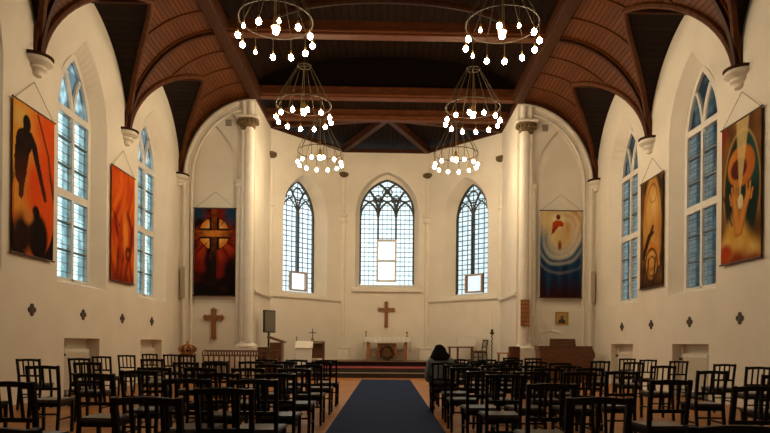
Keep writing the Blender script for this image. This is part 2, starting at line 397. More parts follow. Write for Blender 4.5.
def prof(side, th):         # cove profile
    if side < 0: a = XL-WL; x = WL+a*(1-math.cos(th))
    else: a = WR-XR; x = WR-a*(1-math.cos(th))
    return x, ZS+(ZC-ZS)*math.sin(th)
for o, sd in ((wel, -1), (wer, 1)):         # white moulding under the vault on the east wall
    for off, r in ((.16, .075), (.4, .045)):
        pts = []
        for i in range(20):
            th = .02+(PI/2-.25)*i/19; x, z = prof(sd, th)
            nx = math.cos(th)*(-sd); nz = -math.sin(th)
            pts.append((x+nx*off, YE-.01, z+nz*off))
        pts.insert(0, (pts[0][0], YE-.01, .02))
        m = MB(); m.tube(pts, r, 10); m.build('wall_arch_moulding', STONE, o, True)

# corbels under the vault
for o, X, sd in ((wl, WL, -1), (wr, WR, 1)):
    for y in CORB[:5]:
        y -= .1
        m = MB(); m.lathe([(.05, -.33), (.11, -.31), (.12, -.25), (.14, -.22), (.19, -.19), (.20, -.15), (.17, -.13), (.26, -.09), (.30, -.06), (.30, .0), (.28, .02)], (X, y, ZS+.08), 22)
        c = m.build('vault_corbel', STONE, o, True)
        m = MB(); m.lathe([(.30, .0), (.32, .02), (.32, .05), (.27, .07)], (X, y, ZS+.1), 22); m.build('corbel_cap', RIBD, c, True)

# ------------------------------------------------------------------ ceiling
ceil = empty('ceiling'); tag(ceil, kind='structure')
A_W = BAY; A_R = ZA-ZS
def pocket_h(t): return arch_z(t, A_W, A_R)                  # t from mid-bay
for sd in (-1, 1):
    cove = MB()
    for k in range(6):
        ymid = CORB[k]-BAY/2; N = 36; pk = MB(); pts = []
        for i in range(N+1):
            t = -BAY/2*math.cos(PI*i/N); pts.append(t)
        arc = 0
        g = []
        for t in pts:
            h = min(pocket_h(t), ZC-ZS-.01); g.append((t, h, math.asin(h/(ZC-ZS))))
        for (t0, h0, g0), (t1, h1, g1) in zip(g, g[1:]):
            M_ = 14
            for j in range(M_):
                def q(t, gg, jj):
                    th = gg+(PI/2-gg)*jj/M_; x, z = prof(sd, th)
                    return (x, ymid+t, z), (th*2.7, ymid+t)
                P = [q(t0, g0, j), q(t1, g1, j), q(t1, g1, j+1), q(t0, g0, j+1)]
                cove.face([p[0] for p in P], [p[1] for p in P])
            x0, x1 = prof(sd, g0)[0], prof(sd, g1)[0]; X = WL-.02 if sd < 0 else WR+.02
            da = math.hypot(t1-t0, h1-h0)
            if abs(x0-X)+abs(x1-X) > .1:
                pk.face([(X, ymid+t0, ZS+h0), (X, ymid+t1, ZS+h1), (x1, ymid+t1, ZS+h1), (x0, ymid+t0, ZS+h0)],
                        [(arc, 0), (arc+da, 0), (arc+da, abs(x1-X)), (arc, abs(x0-X))])
            arc += da
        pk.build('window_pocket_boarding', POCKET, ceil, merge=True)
        # groin ribs
        if k < 5:
            half = [p for p in g if p[0] <= 1e-6]
            for s2 in (-1, 1):
                m = MB(); m.tube([(prof(sd, gg)[0]-sd*.02, ymid+t*s2, ZS+h-.03) for t, h, gg in half], .075, 8)
                m.build('groin_rib', RIB, ceil, True)
            m = MB(); xa = prof(sd, g[N//2][2])[0]; Xw = WL if sd < 0 else WR
            m.box(min(xa, Xw), max(xa, Xw), ymid-.05, ymid+.05, ZA-.09, ZA+.03); m.build('pocket_ridge_rib', RIBD, ceil)
            # intermediate cove ribs
            for dy in (-BAY/4, 0, BAY/4):
                h = pocket_h(dy); gg = math.asin(min(.99, h/(ZC-ZS)))
                m = MB(); m.rect_sweep([(prof(sd, gg+(PI/2-gg)*i/14)[0], ymid+dy, prof(sd, gg+(PI/2-gg)*i/14)[1]) for i in range(15)], (0, 1, 0), .13, .13, sd)
                m.build('vault_rib', RIB, ceil)
    o = cove.build('vault_boarding', VAULT, ceil, merge=True, smooth=True)
    for k, y in enumerate(CORB[:6]):
        yy = y-.08
        m = MB(); m.rect_sweep([(prof(sd, PI/2*i/22)[0], yy, prof(sd, PI/2*i/22)[1]) for i in range(23)], (0, 1, 0), .22 if k else .2, .09, sd)
        r = m.build('main_vault_rib', RIB, ceil)
        m = MB(); m.rect_sweep([(prof(sd, PI/2*i/22)[0]-sd*.08*math.cos(PI/2*i/22), yy, prof(sd, PI/2*i/22)[1]-.08*math.sin(PI/2*i/22)) for i in range(23)], (0, 1, 0), .10, .08, sd)
        m.build('rib_moulding', RIBD, r)
    X = XL if sd < 0 else XR
    m = MB(); m.box(X-.17, X+.17, YW, YE, ZC-.12, ZC+.3, .02); m.box(X-sd*.17-.05, X-sd*.17+.05, YW, YE, ZC-.02, ZC+.12)
    m.build('edge_beam', RIBD, ceil)
for y in CORB[:6]+[22.2]:
    m = MB(); m.box(XL, XR, y-.15, y+.15, ZC-.06, ZC+.32, .02); b = m.build('tie_beam', BEAM, ceil)
    m = MB(); m.box(XL, XR, y-.21, y+.21, ZC-.0, ZC+.09, .02); m.build('beam_moulding', BEAM, b)
    if y < 20:
        m = MB(); m.rect_sweep([(-3.2*math.cos(PI*i/24), y, ZC+.3+.72*math.sin(PI*i/24)) for i in range(25)], (0, 1, 0), .1, .14, 1)
        m.build('arch_brace', RIBD, ceil)
m = MB(); n = 24; pv = None
for i in range(n+1):
    a = PI*i/n; x = (XL+XR)/2-(XR-XL)/2*math.cos(a); z = ZC+.25+1.15*math.sin(a)
    if pv: m.face([(pv[0], YW, pv[1]), (x, YW, z), (x, YE, z), (pv[0], YE, pv[1])], [(pv[2], 0), (i*.5, 0), (i*.5, 30), (pv[2], 30)])
    pv = (x, z, i*.5)
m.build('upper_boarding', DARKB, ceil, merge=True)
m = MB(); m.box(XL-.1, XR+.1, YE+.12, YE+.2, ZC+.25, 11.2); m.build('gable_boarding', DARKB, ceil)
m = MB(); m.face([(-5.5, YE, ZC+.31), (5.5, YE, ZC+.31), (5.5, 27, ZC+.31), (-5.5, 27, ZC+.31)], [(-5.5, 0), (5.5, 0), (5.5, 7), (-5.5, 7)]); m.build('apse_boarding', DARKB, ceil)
def hbeam(p, q, w, z0, z1, name='apse_rib'):
    a = ang(p, q); L = dist(p, q); m = MB(); m.box(0, L, -w/2, w/2, z0, z1, .01, None)
    m.xf(Matrix.Translation((p[0], p[1], 0)) @ Matrix.Rotation(a, 4, 'Z')); return m.build(name, RIBD, ceil)
for q in (CA0, CA1, CL1, CR1): hbeam((0, 22.2), q, .22, ZC-.03, ZC+.25)
for p, q in ((CL0, CL1), (CL1, CA0), (CA0, CA1), (CA1, CR1), (CR1, CR0)): hbeam(p, q, .16, ZC-.03, ZC+.12, 'wall_plate')
# roof above everything (keeps daylight out of the loft)
m = MB(); m.box(WL-.5, WR+.5, YW-.1, YE+.25, 11.6, 11.7); m.build('outer_roof', WOODD, ceil)
m = MB(); m.box(-5.6, 5.6, YE+.2, 27.2, 11.3, 11.4); m.build('outer_roof', WOODD, ceil)
for X in (WL-.5, WR+.5):
    m = MB(); m.box(X-.05, X+.05, YW, YE+.25, 9.4, 11.7); m.build('outer_wall_head', WALLM, ceil)

# ------------------------------------------------------------------ windows
def apse_window(n, p, a, c, w, z0, zsp, rise, d, lights, case):
    t = empty('window_%d' % n, (p[0]+math.cos(a)*c-math.sin(a)*d, p[1]+math.sin(a)*c+math.cos(a)*d, 0), a); tag(t, kind='structure')
    O = outline(w, rise, z0, zsp)
    cx0, cx1, cz0, cz1, mid = case
    m = MB(); m.strip(outline(w+1.6, rise+.8, z0-.4, zsp), outline(w+.04, rise+.02, z0-.02, zsp), .02, .08); m.box(-w/2-.8, w/2+.8, .02, .08, z0-.5, z0); m.build('surround', WALLM, t)
    m = MB(); m.strip(outline(w+.06, rise+.03, z0-.03, zsp), outline(w, rise, z0, zsp, inset=.05), -.04, .06); m.build('frame', WHITEP if False else LEAD, t)
    m = MB()
    xs = sorted({-w/2+w*i/20 for i in range(21)} | {cx0, cx1})
    for x0, x1 in zip(xs, xs[1:]):
        ta, tb = zsp+arch_z(x0, w, rise), zsp+arch_z(x1, w, rise)
        if cx0-1e-6 <= (x0+x1)/2 <= cx1:
            if cz0-z0 > .02: m.face([(x0, .02, z0), (x1, .02, z0), (x1, .02, cz0), (x0, .02, cz0)])
            m.face([(x0, .02, cz1), (x1, .02, cz1), (x1, .02, tb), (x0, .02, ta)])
        else: m.face([(x0, .02, z0), (x1, .02, z0), (x1, .02, tb), (x0, .02, ta)])
    m.build('pane', GL_APSE, t, merge=True)
    m = MB(); k = round(w/(.2 if lights == 3 else .28))
    for i in range(1, k):
        x = -w/2+w*i/k; zt = zsp+arch_z(x, w, rise)
        zb = cz1 if cx0 < x < cx1 else z0
        hw = .010 if lights == 3 else .006; m.box(x-hw, x+hw, 0, .04, zb, zt)
    z = z0+.2
    while z < zsp+rise-.1:
        h = arch_half(z-zsp, w, rise)
        if cz0-.02 < z < cz1+.02:
            m.box(-h, cx0, 0, .04, z-.013, z+.013); m.box(cx1, h, 0, .04, z-.013, z+.013)
        else: m.box(-h, h, 0, .04, z-.013, z+.013)
        z += .205
    m.build('leading', LEAD, t)
    R = (w*w/4+rise*rise)/w
    mx = [w*(i/lights-.5) for i in range(1, lights)]
    for x in mx:
        zb = cz1 if cx0-.05 < x < cx1+.05 else z0
        for q, hw in (((0, .042),) if lights == 3 else ((-.05, .011), (.05, .011))):
            m = MB(); m.box(x+q-hw, x+q+hw, -.05, .07, zb, zsp+(.05 if lights > 2 else .15), .004); m.build('mullion', LEAD if lights == 3 else BARS, t)
    m = MB()
    def arcs(x, sgn, RR, zmax=9, r=.04, zb=zsp):
        pts = []
        for i in range(25):
            a = PI/2*i/24; X = x+sgn*(RR-RR*math.cos(a)); Z = zb+RR*math.sin(a)
            if abs(X) > arch_half(Z-zsp, w, rise)-.0: break
            if Z > zmax: break
            pts.append((X, .01, Z))
        if len(pts) > 2: m.tube(pts, r, 6)
    for x in mx:
        arcs(x, 1, R, 9, .055 if lights == 3 else .04); arcs(x, -1, R, 9, .055 if lights == 3 else .04)
    if lights == 2:
        lw = w/2
        for c0 in (-w/4, w/4):      # two pointed light heads and a foiled circle
            for s_ in (-1, 1): arcs(c0-s_*lw/2*.96, s_, lw*.95, zsp+.72, .03, zsp-.02)
        pts = [(.24*math.cos(2*PI*i/20), .01, zsp+.9+.24*math.sin(2*PI*i/20)) for i in range(21)]; m.tube(pts, .035, 6)
    else:
        lw = w/3
        for c0 in (-lw, 0, lw):
            for s_ in (-1, 1): arcs(c0-s_*lw/2*.96, s_, lw*.95, zsp+.62, .045, zsp-.12)
        for cx, cz, r in ((0, .98, .15), (-.4, .62, .15), (.4, .62, .15)):
            for q in range(4):
                b = PI/2*q
                pts = [(cx+.11*math.cos(b)+.11*math.cos(2*PI*i/10), .01, zsp+cz+.11*math.sin(b)+.11*math.sin(2*PI*i/10)) for i in range(11)]; m.tube(pts, .026, 5)
    m.build('tracery', LEAD, t)
    cs = MB(); f = .08 if lights == 3 else .065
    cs.box(cx0, cx0+f, -.06, .08, cz0, cz1); cs.box(cx1-f, cx1, -.06, .08, cz0, cz1); cs.box(cx0+f, cx1-f, -.06, .08, cz0, cz0+f); cs.box(cx0+f, cx1-f, -.06, .08, cz1-f, cz1)
    if mid: cs.box(cx0+f, cx1-f, -.06, .08, mid-f/2, mid+f/2)
    co = cs.build('casement', WHITEP if lights == 3 else BROWNF, t)
    m = MB(); m.face([(cx0, .02, cz0), (cx1, .02, cz0), (cx1, .02, cz1), (cx0, .02, cz1)]); m.build('casement_pane', GL_CLEAR, co)
    return t
apse_window(1, CL1, ang(CL1, CA0), 1.77, 1.68, 3.33, 6.45, 1.45, .54, 2, (-.38, .50, 3.36, 4.16, None))
apse_window(2, CA0, 0, 1.9, 2.36, 3.8, 6.9, 1.5, .4, 3, (-.45, .43, 3.93, 5.79, 4.85))
apse_window(3, CA1, ang(CA1, CR1), dist(CA1, CR1)-1.77, 1.68, 3.33, 6.45, 1.45, .54, 2, (-.36, .52, 3.36, 4.14, None))
def side_window(n, sd, y):
    w, z0, zsp, rise, d = 1.5, 2.56, 6.14, 1.6, .30
    X = WL-d if sd < 0 else WR+d
    t = empty('window_%d' % n, (X, y, 0), PI/2 if sd < 0 else -PI/2); tag(t, kind='structure')
    m = MB(); m.strip(outline(w+.1, rise+.05, z0-.05, zsp), outline(w, rise, z0, zsp, inset=.075), -.05, .06); m.box(-w/2, w/2, -.05, .06, z0-.05, z0+.06); m.build('frame', WHITEP, t)
    zt = zsp+.22
    m = MB(); m.strip(outline(w+1.2, rise+.6, z0-.3, zsp), outline(w-.06, rise-.04, z0-.02, zsp), .02, .08); m.box(-w/2-.6, w/2+.6, .02, .08, z0-.5, z0); m.build('surround', WALLM, t)
    m = MB(); m.face([(-w/2, .02, z0), (w/2, .02, z0), (w/2, .02, zt), (-w/2, .02, zt)]); m.build('pane', GL_SIDE, t)
    m = MB(); L = [p for p in outline(w, rise, zt, zsp) if p[1] > zt+.02]; L = [(-arch_half(.22, w, rise), zt)]+L+[(arch_half(.22, w, rise), zt)]
    m.face([(x, .02, z) for x, z in L]); m.build('head_pane', GL_HEAD, t)
    m = MB(); m.box(-.045, .045, -.05, .07, z0, zt+.05); m.build('mullion', WHITEP, t)
    for z, h in ((zt, .075), (4.5, .085)):
        m = MB(); m.box(-w/2, w/2, -.055, .065, z-h, z+h); m.build('transom', WHITEP, t)
    m = MB()
    for z in (3.25, 3.87, 5.15, 5.75): m.box(-w/2, w/2, -.02, .05, z-.018, z+.018)
    m.build('glazing_bars', BARS, t)
    m = MB(); k = 0
    z = z0+.2
    while z < zt:
        m.box(-w/2, w/2, .0, .02, z-.005, z+.005); z += .205
    m.build('saddle_bars', BARS, t)
    R = (w*w/4+rise*rise)/w; m = MB()
    for sg in (-1, 1):
        pts = []
        for i in range(30):
            a = PI/2*i/29; Xx = sg*(R-R*math.cos(a)); Z = zsp+.05+R*math.sin(a)
            if abs(Xx) > arch_half(Z-zsp, w, rise): break
            pts.append((Xx, .01, Z))
        m.rect_sweep(pts, (0, 1, 0), .1, .075, sg)
    m.build('tracery', WHITEP, t)
n = 4
for sd in (-1, 1):
    for y in WINC: side_window(n, sd, y); n += 1

# ------------------------------------------------------------------ dais
da = empty('dais'); tag(da, kind='structure')
def step(y0, z0, z1, mt, nm):
    m = MB(); poly = [(CL0[0]+.02, y0), (CR0[0]-.02, y0), (CR1[0]-.02, 23.28), (CA1[0], 25.98), (CA0[0], 25.98), (CL1[0]+.02, 23.18)]
    A = [m.v((x, y, z0)) for x, y in poly]; B = [m.v((x, y, z1)) for x, y in poly]
    m.b.faces.new(B); 
    for i in range(6): m.b.faces.new((A[i], A[(i+1) % 6], B[(i+1) % 6], B[i]))
    return m.build(nm, mt, da)
step(21.15, 0, .16, STEP, 'step'); step(21.5, .16, .32, STEP, 'step'); step(23.4, .32, .5, STEP, 'step')
m = MB(); m.box(CL0[0]+.03, CR0[0]-.03, 21.12, 21.5, .155, .175); m.build('step_nosing', GREYP, da)
m = MB(); m.box(-3.3, 3.2, 23.36, 25.9, .5, .512)
m.build('platform_boards', DAISF, da)
m = MB(); m.box(-2.4, 2.3, 21.52, 23.38, .32, .332, .003); o = m.build('stair_carpet', REDC); tag(o, 'red carpet strip laid along the altar step', 'carpet')
m = MB(); m.box(-.80, .82, -3.0, 20.0, 0, .012, .004); o = m.build('aisle_carpet', CARPET); tag(o, 'long dark blue carpet runner down the centre aisle', 'carpet')

# ------------------------------------------------------------------ banners
def lerp(a, b, t): t = max(0, min(1, t)); return tuple(x+(y-x)*t for x, y in zip(a, b))
def sm(e0, e1, x):
    t = max(0, min(1, (x-e0)/(e1-e0))); return t*t*(3-2*t)
def ell(u, v, cx, cy, rx, ry, rot=0):
    x, y = u-cx, (v-cy)*2; c, s = math.cos(rot), math.sin(rot)
    return math.hypot((x*c+y*s)/rx, (-x*s+y*c)/(ry*2))
def seg(u, v, a, b):
    p = Vector((u, v*2)); a = Vector((a[0], a[1]*2)); b = Vector((b[0], b[1]*2)); d = b-a
    t = max(0, min(1, (p-a).dot(d)/d.dot(d))); return (p-a-d*t).length
def nz(u, v, s=3, o=0): return noise.noise(Vector((u*s, v*s*2, o)))
def inpoly(u, v, P):
    r = False; j = len(P)-1
    for i in range(len(P)):
        if (P[i][1] > v) != (P[j][1] > v) and u < (P[j][0]-P[i][0])*(v-P[i][1])/(P[j][1]-P[i][1])+P[i][0]: r = not r
        j = i
    return r
def art1(u, v):
    n = nz(u, v, 3)
    c = lerp((.70, .30, .04), (.72, .085, .008), sm(.15, .75, u+.25*n+.35*(.7-v)))
    c = lerp(c, (.66, .40, .10), sm(.5, .1, ell(u, v, .16, .9, .6, .2)))
    c = lerp(c, (.72, .07, .006), sm(1, .3, ell(u, v, .52, .50, .26, .20)))
    d = min(seg(u, v, (.58, .98), (.84, .74)), seg(u, v, (.84, .74), (.97, .45))); c = lerp((.10, .012, .004), c, sm(.008, .03, d))
    e = ell(u, v, .5, .33, .52, .345)
    if v < .62: c = lerp(c, (.010, .003, .002), sm(.97, 1.02, e)*sm(.66, .4, v))
    if v < .55: c = lerp(c, (.60, .11, .012), sm(.06, .0, abs(e-.93))*sm(.6, .35, v))
    body = [(.03, .62), (.05, .75), (.10, .81), (.2, .835), (.42, .83), (.55, .76), (.66, .61), (.80, .46), (.82, .41), (.76, .40), (.68, .47), (.56, .58), (.47, .66), (.42, .72), (.36, .68), (.30, .54), (.26, .47), (.24, .40), (.20, .36), (.14, .38), (.13, .46), (.05, .50)]
    if inpoly(u+.02*n, v+.01*n, body): c = lerp((.010, .004, .003), (.09, .016, .004), sm(.75, .42, v)*.7+max(0, n)*.5)
    c = lerp((.010, .004, .003), c, sm(.90, 1.05, ell(u, v, .30, .875, .10, .060)))
    if .77 < v < .86 and abs(u-.29) < .075: c = (.010, .004, .003)
    c = lerp((.006, .002, .002), c, sm(.85, 1.1, ell(u, v, .54, .30, .10, .055)))
    c = lerp((.007, .002, .002), c, sm(.8, 1.1, ell(u, v, .60, .14, .27, .17)))
    c = lerp((.02, .005, .003), c, sm(.5, 1.2, ell(u, v, .22, .13, .26, .16)))
    c = lerp((.62, .22, .04), c, sm(.2, 1.1, ell(u, v, .36, .26, .15, .06, .5)))
    return c
def art2(u, v):
    n = nz(u*2.2+.4*math.sin(v*5), v*.55, 3, 3); n2 = nz(u*1.2, v*1.2, 3, 7)
    c = lerp((.46, .030, .005), (.74, .15, .010), .42+n*1.3)
    c = lerp(c, (.80, .26, .03), sm(1, .2, ell(u, v, .60, .46, .20, .26, .1))*.9)
    c = lerp(c, (.72, .11, .008), sm(1, .3, ell(u, v, .4, .88, .5, .18))*.7)
    d = seg(u, v, (.04, .62), (.30, .50)); c = lerp((.12, .012, .004), c, sm(.0, .05, d+.03*n))
    for P in (((.12, .56), (.30, .36), (.25, .05)), ((.95, .62), (.88, .35), (.55, .02)), ((.70, .64), (.90, .5), (.82, .30)), ((.45, .40), (.48, .22), (.40, .03))):
        d = min(seg(u, v, P[0], P[1]), seg(u, v, P[1], P[2])); c = lerp((.16, .016, .004), c, sm(.0, .075, d+.04*n2))
    e = ell(u, v, .72, .27, .15, .085); c = lerp((.10, .012, .005), c, sm(.55, 1.05, e)); c = lerp(c, (.62, .16, .02), sm(.45, .2, e)*.7)
    return lerp((.20, .018, .006), c, sm(-.02, .25, v+.1*n))
def art3(u, v):
    n = nz(u, v, 4, 5); n2 = nz(u, v, 9, 6)
    cx, cy = .48, .71; x, y = u-cx, (v-cy)*2; r = math.hypot(x, y)/.36; a = math.atan2(y, x)
    ray = abs(math.sin(7*a+.6)); c = lerp((.008, .004, .004), (.16, .010, .005), sm(-.2, .6, n+.5*sm(.08, .5, v)-.2))
    c = lerp(c, (.010, .035, .075), sm(.74, .95, v+.15*n)*sm(.12, .35, abs(u-.5)))
    c = lerp(c, (.42, .045, .010), sm(2.3, .9, r)*sm(.25, .6, ray)*sm(.85, .55, v)*(.55+n)*sm(.1, .45, v))
    if .3 < r < 1.0 and abs(x) > .115 and abs(y) > .12:
        c = lerp((.85, .42, .07), (.62, .20, .03), r+n*.4)
        q = abs(math.sin(4*a)); c = lerp((.02, .008, .004), c, sm(.05, .16, abs(math.sin(3*a+.5)))); c = lerp(c, (.80, .52, .16), sm(.25, .0, abs(r-.6))*.5)
    elif r < 1.05: c = (.010, .005, .004)
    if abs(x) < .065: c = lerp((.012, .006, .004), (.20, .045, .010), sm(.40, .75, v)*(.8+n2))
    if abs(y) < .075 and abs(x) < .47: c = lerp((.66, .22, .03), (.13, .022, .008), abs(x)*2.2-n2*.4)
    return lerp((.006, .004, .004), c, sm(.02, .2, v))
def art4(u, v):
    n = nz(u*2.5, v*.5, 3, 9); n2 = nz(u, v, 2.5, 14)
    c = lerp((.008, .020, .055), (.020, .075, .17), sm(.12, .62, v)+n*.6)
    c = lerp(c, (.030, .008, .010), sm(.26, .0, v+.1*n))
    cx, cy = .50, .80; x, y = u-cx, (v-cy)*2; r = math.hypot(x, y*.9); a = math.atan2(y, x)
    sp = r-.09*math.sin(a+2.2)-.04*math.sin(3*a)+.05*n2
    cream = lerp((.66, .50, .24), (.50, .27, .08), sm(.45, 1.1, u*.7+v*.5)+.5*n2)
    c = lerp(c, cream, sm(.56, .36, sp)); c = lerp(c, cream, sm(.66, .90, v+.06*math.sin(u*4))*.9)
    c = lerp(c, (.05, .13, .24), sm(.12, .0, abs(sp-.40+.1*(u-.5)))*.45*sm(.86, .6, v))
    for R, wd, k in ((.26, .07, .45), (.37, .05, .6), (.50, .06, .65), (.68, .04, .35), (.9, .03, .2)):
        c = lerp(c, (.74, .70, .56), sm(wd*1.6, 0, abs(sp-R+.12*math.sin(a*1.5+R*4)*.5))*k*(.6+.5*math.sin(a+R*5)))
    c = lerp(c, (.80, .70, .42), sm(.26, .08, math.hypot(u-.42, (v-.88)*2))*.85)
    c = lerp((.16, .02, .008), c, sm(.85, 1.1, ell(u, v, .43, .925, .055, .032)))
    if inpoly(u+.01*n2, v, [(.30, .86), (.36, .885), (.50, .885), (.57, .85), (.55, .82), (.44, .815), (.40, .79), (.33, .75), (.26, .72), (.29, .80)]): c = lerp((.48, .06, .010), (.22, .022, .008), sm(.88, .74, v))
    c = lerp((.22, .07, .04), c, sm(.5, 1.3, ell(u, v, .47, .60, .05, .06)))
    return c
def art5(u, v):
    n = nz(u, v, 3.5, 12); n2 = nz(u*2, v*.8, 3, 17)
    c = lerp((.035, .016, .008), (.16, .075, .02), .5+n)
    e = ell(u, v, .55, .55, .42, .50); c = lerp(c, lerp((.46, .20, .04), (.60, .34, .09), .5+n2), sm(1.03, .85, e))
    c = lerp(c, (.70, .46, .16), sm(1, .1, ell(u, v, .60, .76, .22, .22))*.8)
    c = lerp((.22, .09, .025), c, sm(.0, .10, abs(ell(u, v, .57, .86, .17, .085)-1)))
    c = lerp((.30, .12, .03), c, sm(.0, .05, abs(e-.78))) 
    for A, B, w in (((.18, .30), (.42, .46), .07), ((.42, .46), (.58, .55), .035), ((.36, .44), (.60, .50), .03)): c = lerp((.030, .010, .006), c, sm(w*.8, w*1.25, seg(u, v, A, B)))
    for A, B, w in (((.50, .40), (.75, .33), .05), ((.38, .33), (.60, .36), .05), ((.75, .33), (.85, .20), .04)): c = lerp((.55, .20, .035), c, sm(w*.7, w*1.4, seg(u, v, A, B)))
    for cx, cy, rx, ry in ((.52, .20, .26, .15), (.55, .19, .15, .09)): c = lerp((.06, .018, .007), c, sm(.0, .16, abs(ell(u, v, cx, cy, rx, ry)-1)))
    for q in (.25, .42, .70): c = lerp((.05, .014, .006), c, sm(.0, .05, seg(u, v, (q, .26), (q-.14+.2*(q-.4), .02))))
    return lerp((.022, .008, .005), c, sm(-.02, .10, v))
def art6(u, v):
    n = nz(u, v, 3.5, 20)
    c = lerp((.09, .035, .010), (.22, .10, .025), .5+n)
    c = lerp(c, (.22, .016, .008), sm(.25, .0, u)*sm(.72, .95, v))
    e = ell(u, v, .53, .50, .46, .42); c = lerp(c, (.006, .020, .014), sm(1.05, .85, e))
    c = lerp(c, (.012, .060, .048), sm(.30, .0, abs(u-.82))*sm(.45, .60, v)*sm(1.1, .9, e))
    c = lerp(c, (.50, .34, .11), sm(.05, 0, abs(e-1.0))*.7*sm(.2, .5, v))
    c = lerp(c, lerp((.58, .30, .045), (.68, .44, .12), .5+n*1.5), sm(.36, .20, v+.22*abs(u-.5)-.08*math.sin(u*5)))
    c = lerp((.03, .012, .006), c, sm(.0, .035, seg(u, v, (.05, .50), (.30, .27))))
    e = ell(u, v, .52, .67, .33, .14, -.1); c = lerp(c, lerp((.60, .22, .03), (.42, .10, .015), u), sm(1.1, .95, e)); c = lerp(c, (.10, .014, .007), sm(.80, .62, ell(u, v, .46, .655, .28, .105)))
    if v > .44:
        w = .02+.50*max(0, v-.50)*.62; k = sm(w*1.1, w*.75, abs(u-.50-.10*(v-.5))); c = lerp(c, (.66, .50, .22), k*.72)
    hand = 9
    for A, B, w in (((.40, .36), (.34, .46), .07), ((.33, .44), (.30, .535), .028), ((.38, .45), (.37, .555), .028), ((.43, .44), (.44, .54), .026), ((.28, .42), (.24, .49), .024), ((.40, .36), (.44, .22), .09),
                    ((.62, .38), (.70, .46), .065), ((.66, .44), (.66, .53), .026), ((.72, .44), (.74, .53), .026), ((.76, .42), (.80, .48), .022), ((.60, .38), (.50, .22), .085)):
        hand = min(hand, seg(u, v, A, B)/w)
    c = lerp(lerp((.58, .24, .05), (.34, .11, .02), sm(.3, 1.0, hand)+n*.4), c, sm(.85, 1.1, hand))
    c = lerp((.74, .60, .34), c, sm(.75, 1.0, ell(u, v, .51, .42, .075, .058)))
    c = lerp((.24, .035, .008), c, sm(.0, .12, v+.05*n)); c = lerp(c, (.42, .05, .010), sm(1, .4, ell(u, v, .12, .08, .28, .09)))
    return c
def banner(loc, rz, w, z0, z1, fn, label, ribbon=.55):
    w -= .09
    t = empty('hanging_banner', loc, rz); tag(t, label, 'banner', 'painted banners on the church walls')
    nu, nv = 64, 128; h = z1-z0
    me = bpy.data.meshes.new('canvas'); vs = []; fs = []; cols = []
    for j in range(nv+1):
        for i in range(nu+1):
            u, v = i/nu, j/nv; vs.append((-w/2+w*u, .006*math.sin(u*9+v*3), z0+h*v)); cols += list(fn(u, v))+[1]
    for j in range(nv):
        for i in range(nu): a = j*(nu+1)+i; fs.append((a, a+1, a+nu+2, a+nu+1))
    me.from_pydata(vs, [], fs); at = me.color_attributes.new('paint', 'FLOAT_COLOR', 'POINT'); at.data.foreach_set('color', [max(0, x) for x in cols])
    me.materials.append(ART); o = bpy.data.objects.new('canvas', me); C.objects.link(o); o.parent = t
    sd = o.modifiers.new('thickness', 'SOLIDIFY'); sd.thickness = .006
    for z in (z0, z1):
        m = MB(); m.cyl((-w/2-.04, 0, z), (w/2+.04, 0, z), .018, n=10); m.build('rod', WOODD, t, True)
    m = MB(); m.cyl((-w/2+.02, 0, z1), (0, .02, z1+ribbon), .006, n=5); m.cyl((w/2-.02, 0, z1), (0, .02, z1+ribbon), .006, n=5); m.build('hanging_cord', CORD, t)
banner((WL+.06, 11.86, 0), PI/2, 1.44, 2.84, 5.70, art1, 'orange banner of a dark robed figure, nearest on the left wall')
banner((WL+.06, 15.83, 0), PI/2, 1.43, 2.75, 5.64, art2, 'flame orange abstract banner between the two left wall windows')
banner((-5.76, YE-.05, 0), 0, 1.47, 2.76, 5.70, art3, 'dark banner with a glowing cross, above the wooden cross left of the chancel')
banner((5.9, YE-.05, 0), 0, 1.50, 2.82, 5.77, art4, 'blue banner with a cream swirl and red figure, above the small icon')
banner((WR-.06, 15.87, 0), -PI/2, 1.44, 2.77, 5.68, art5, 'ochre banner of a mandorla and hands between the two right wall windows')
banner((WR-.06, 11.84, 0), -PI/2, 1.43, 2.91, 5.75, art6, 'banner of cupped hands under a pale light beam, nearest on the right wall')

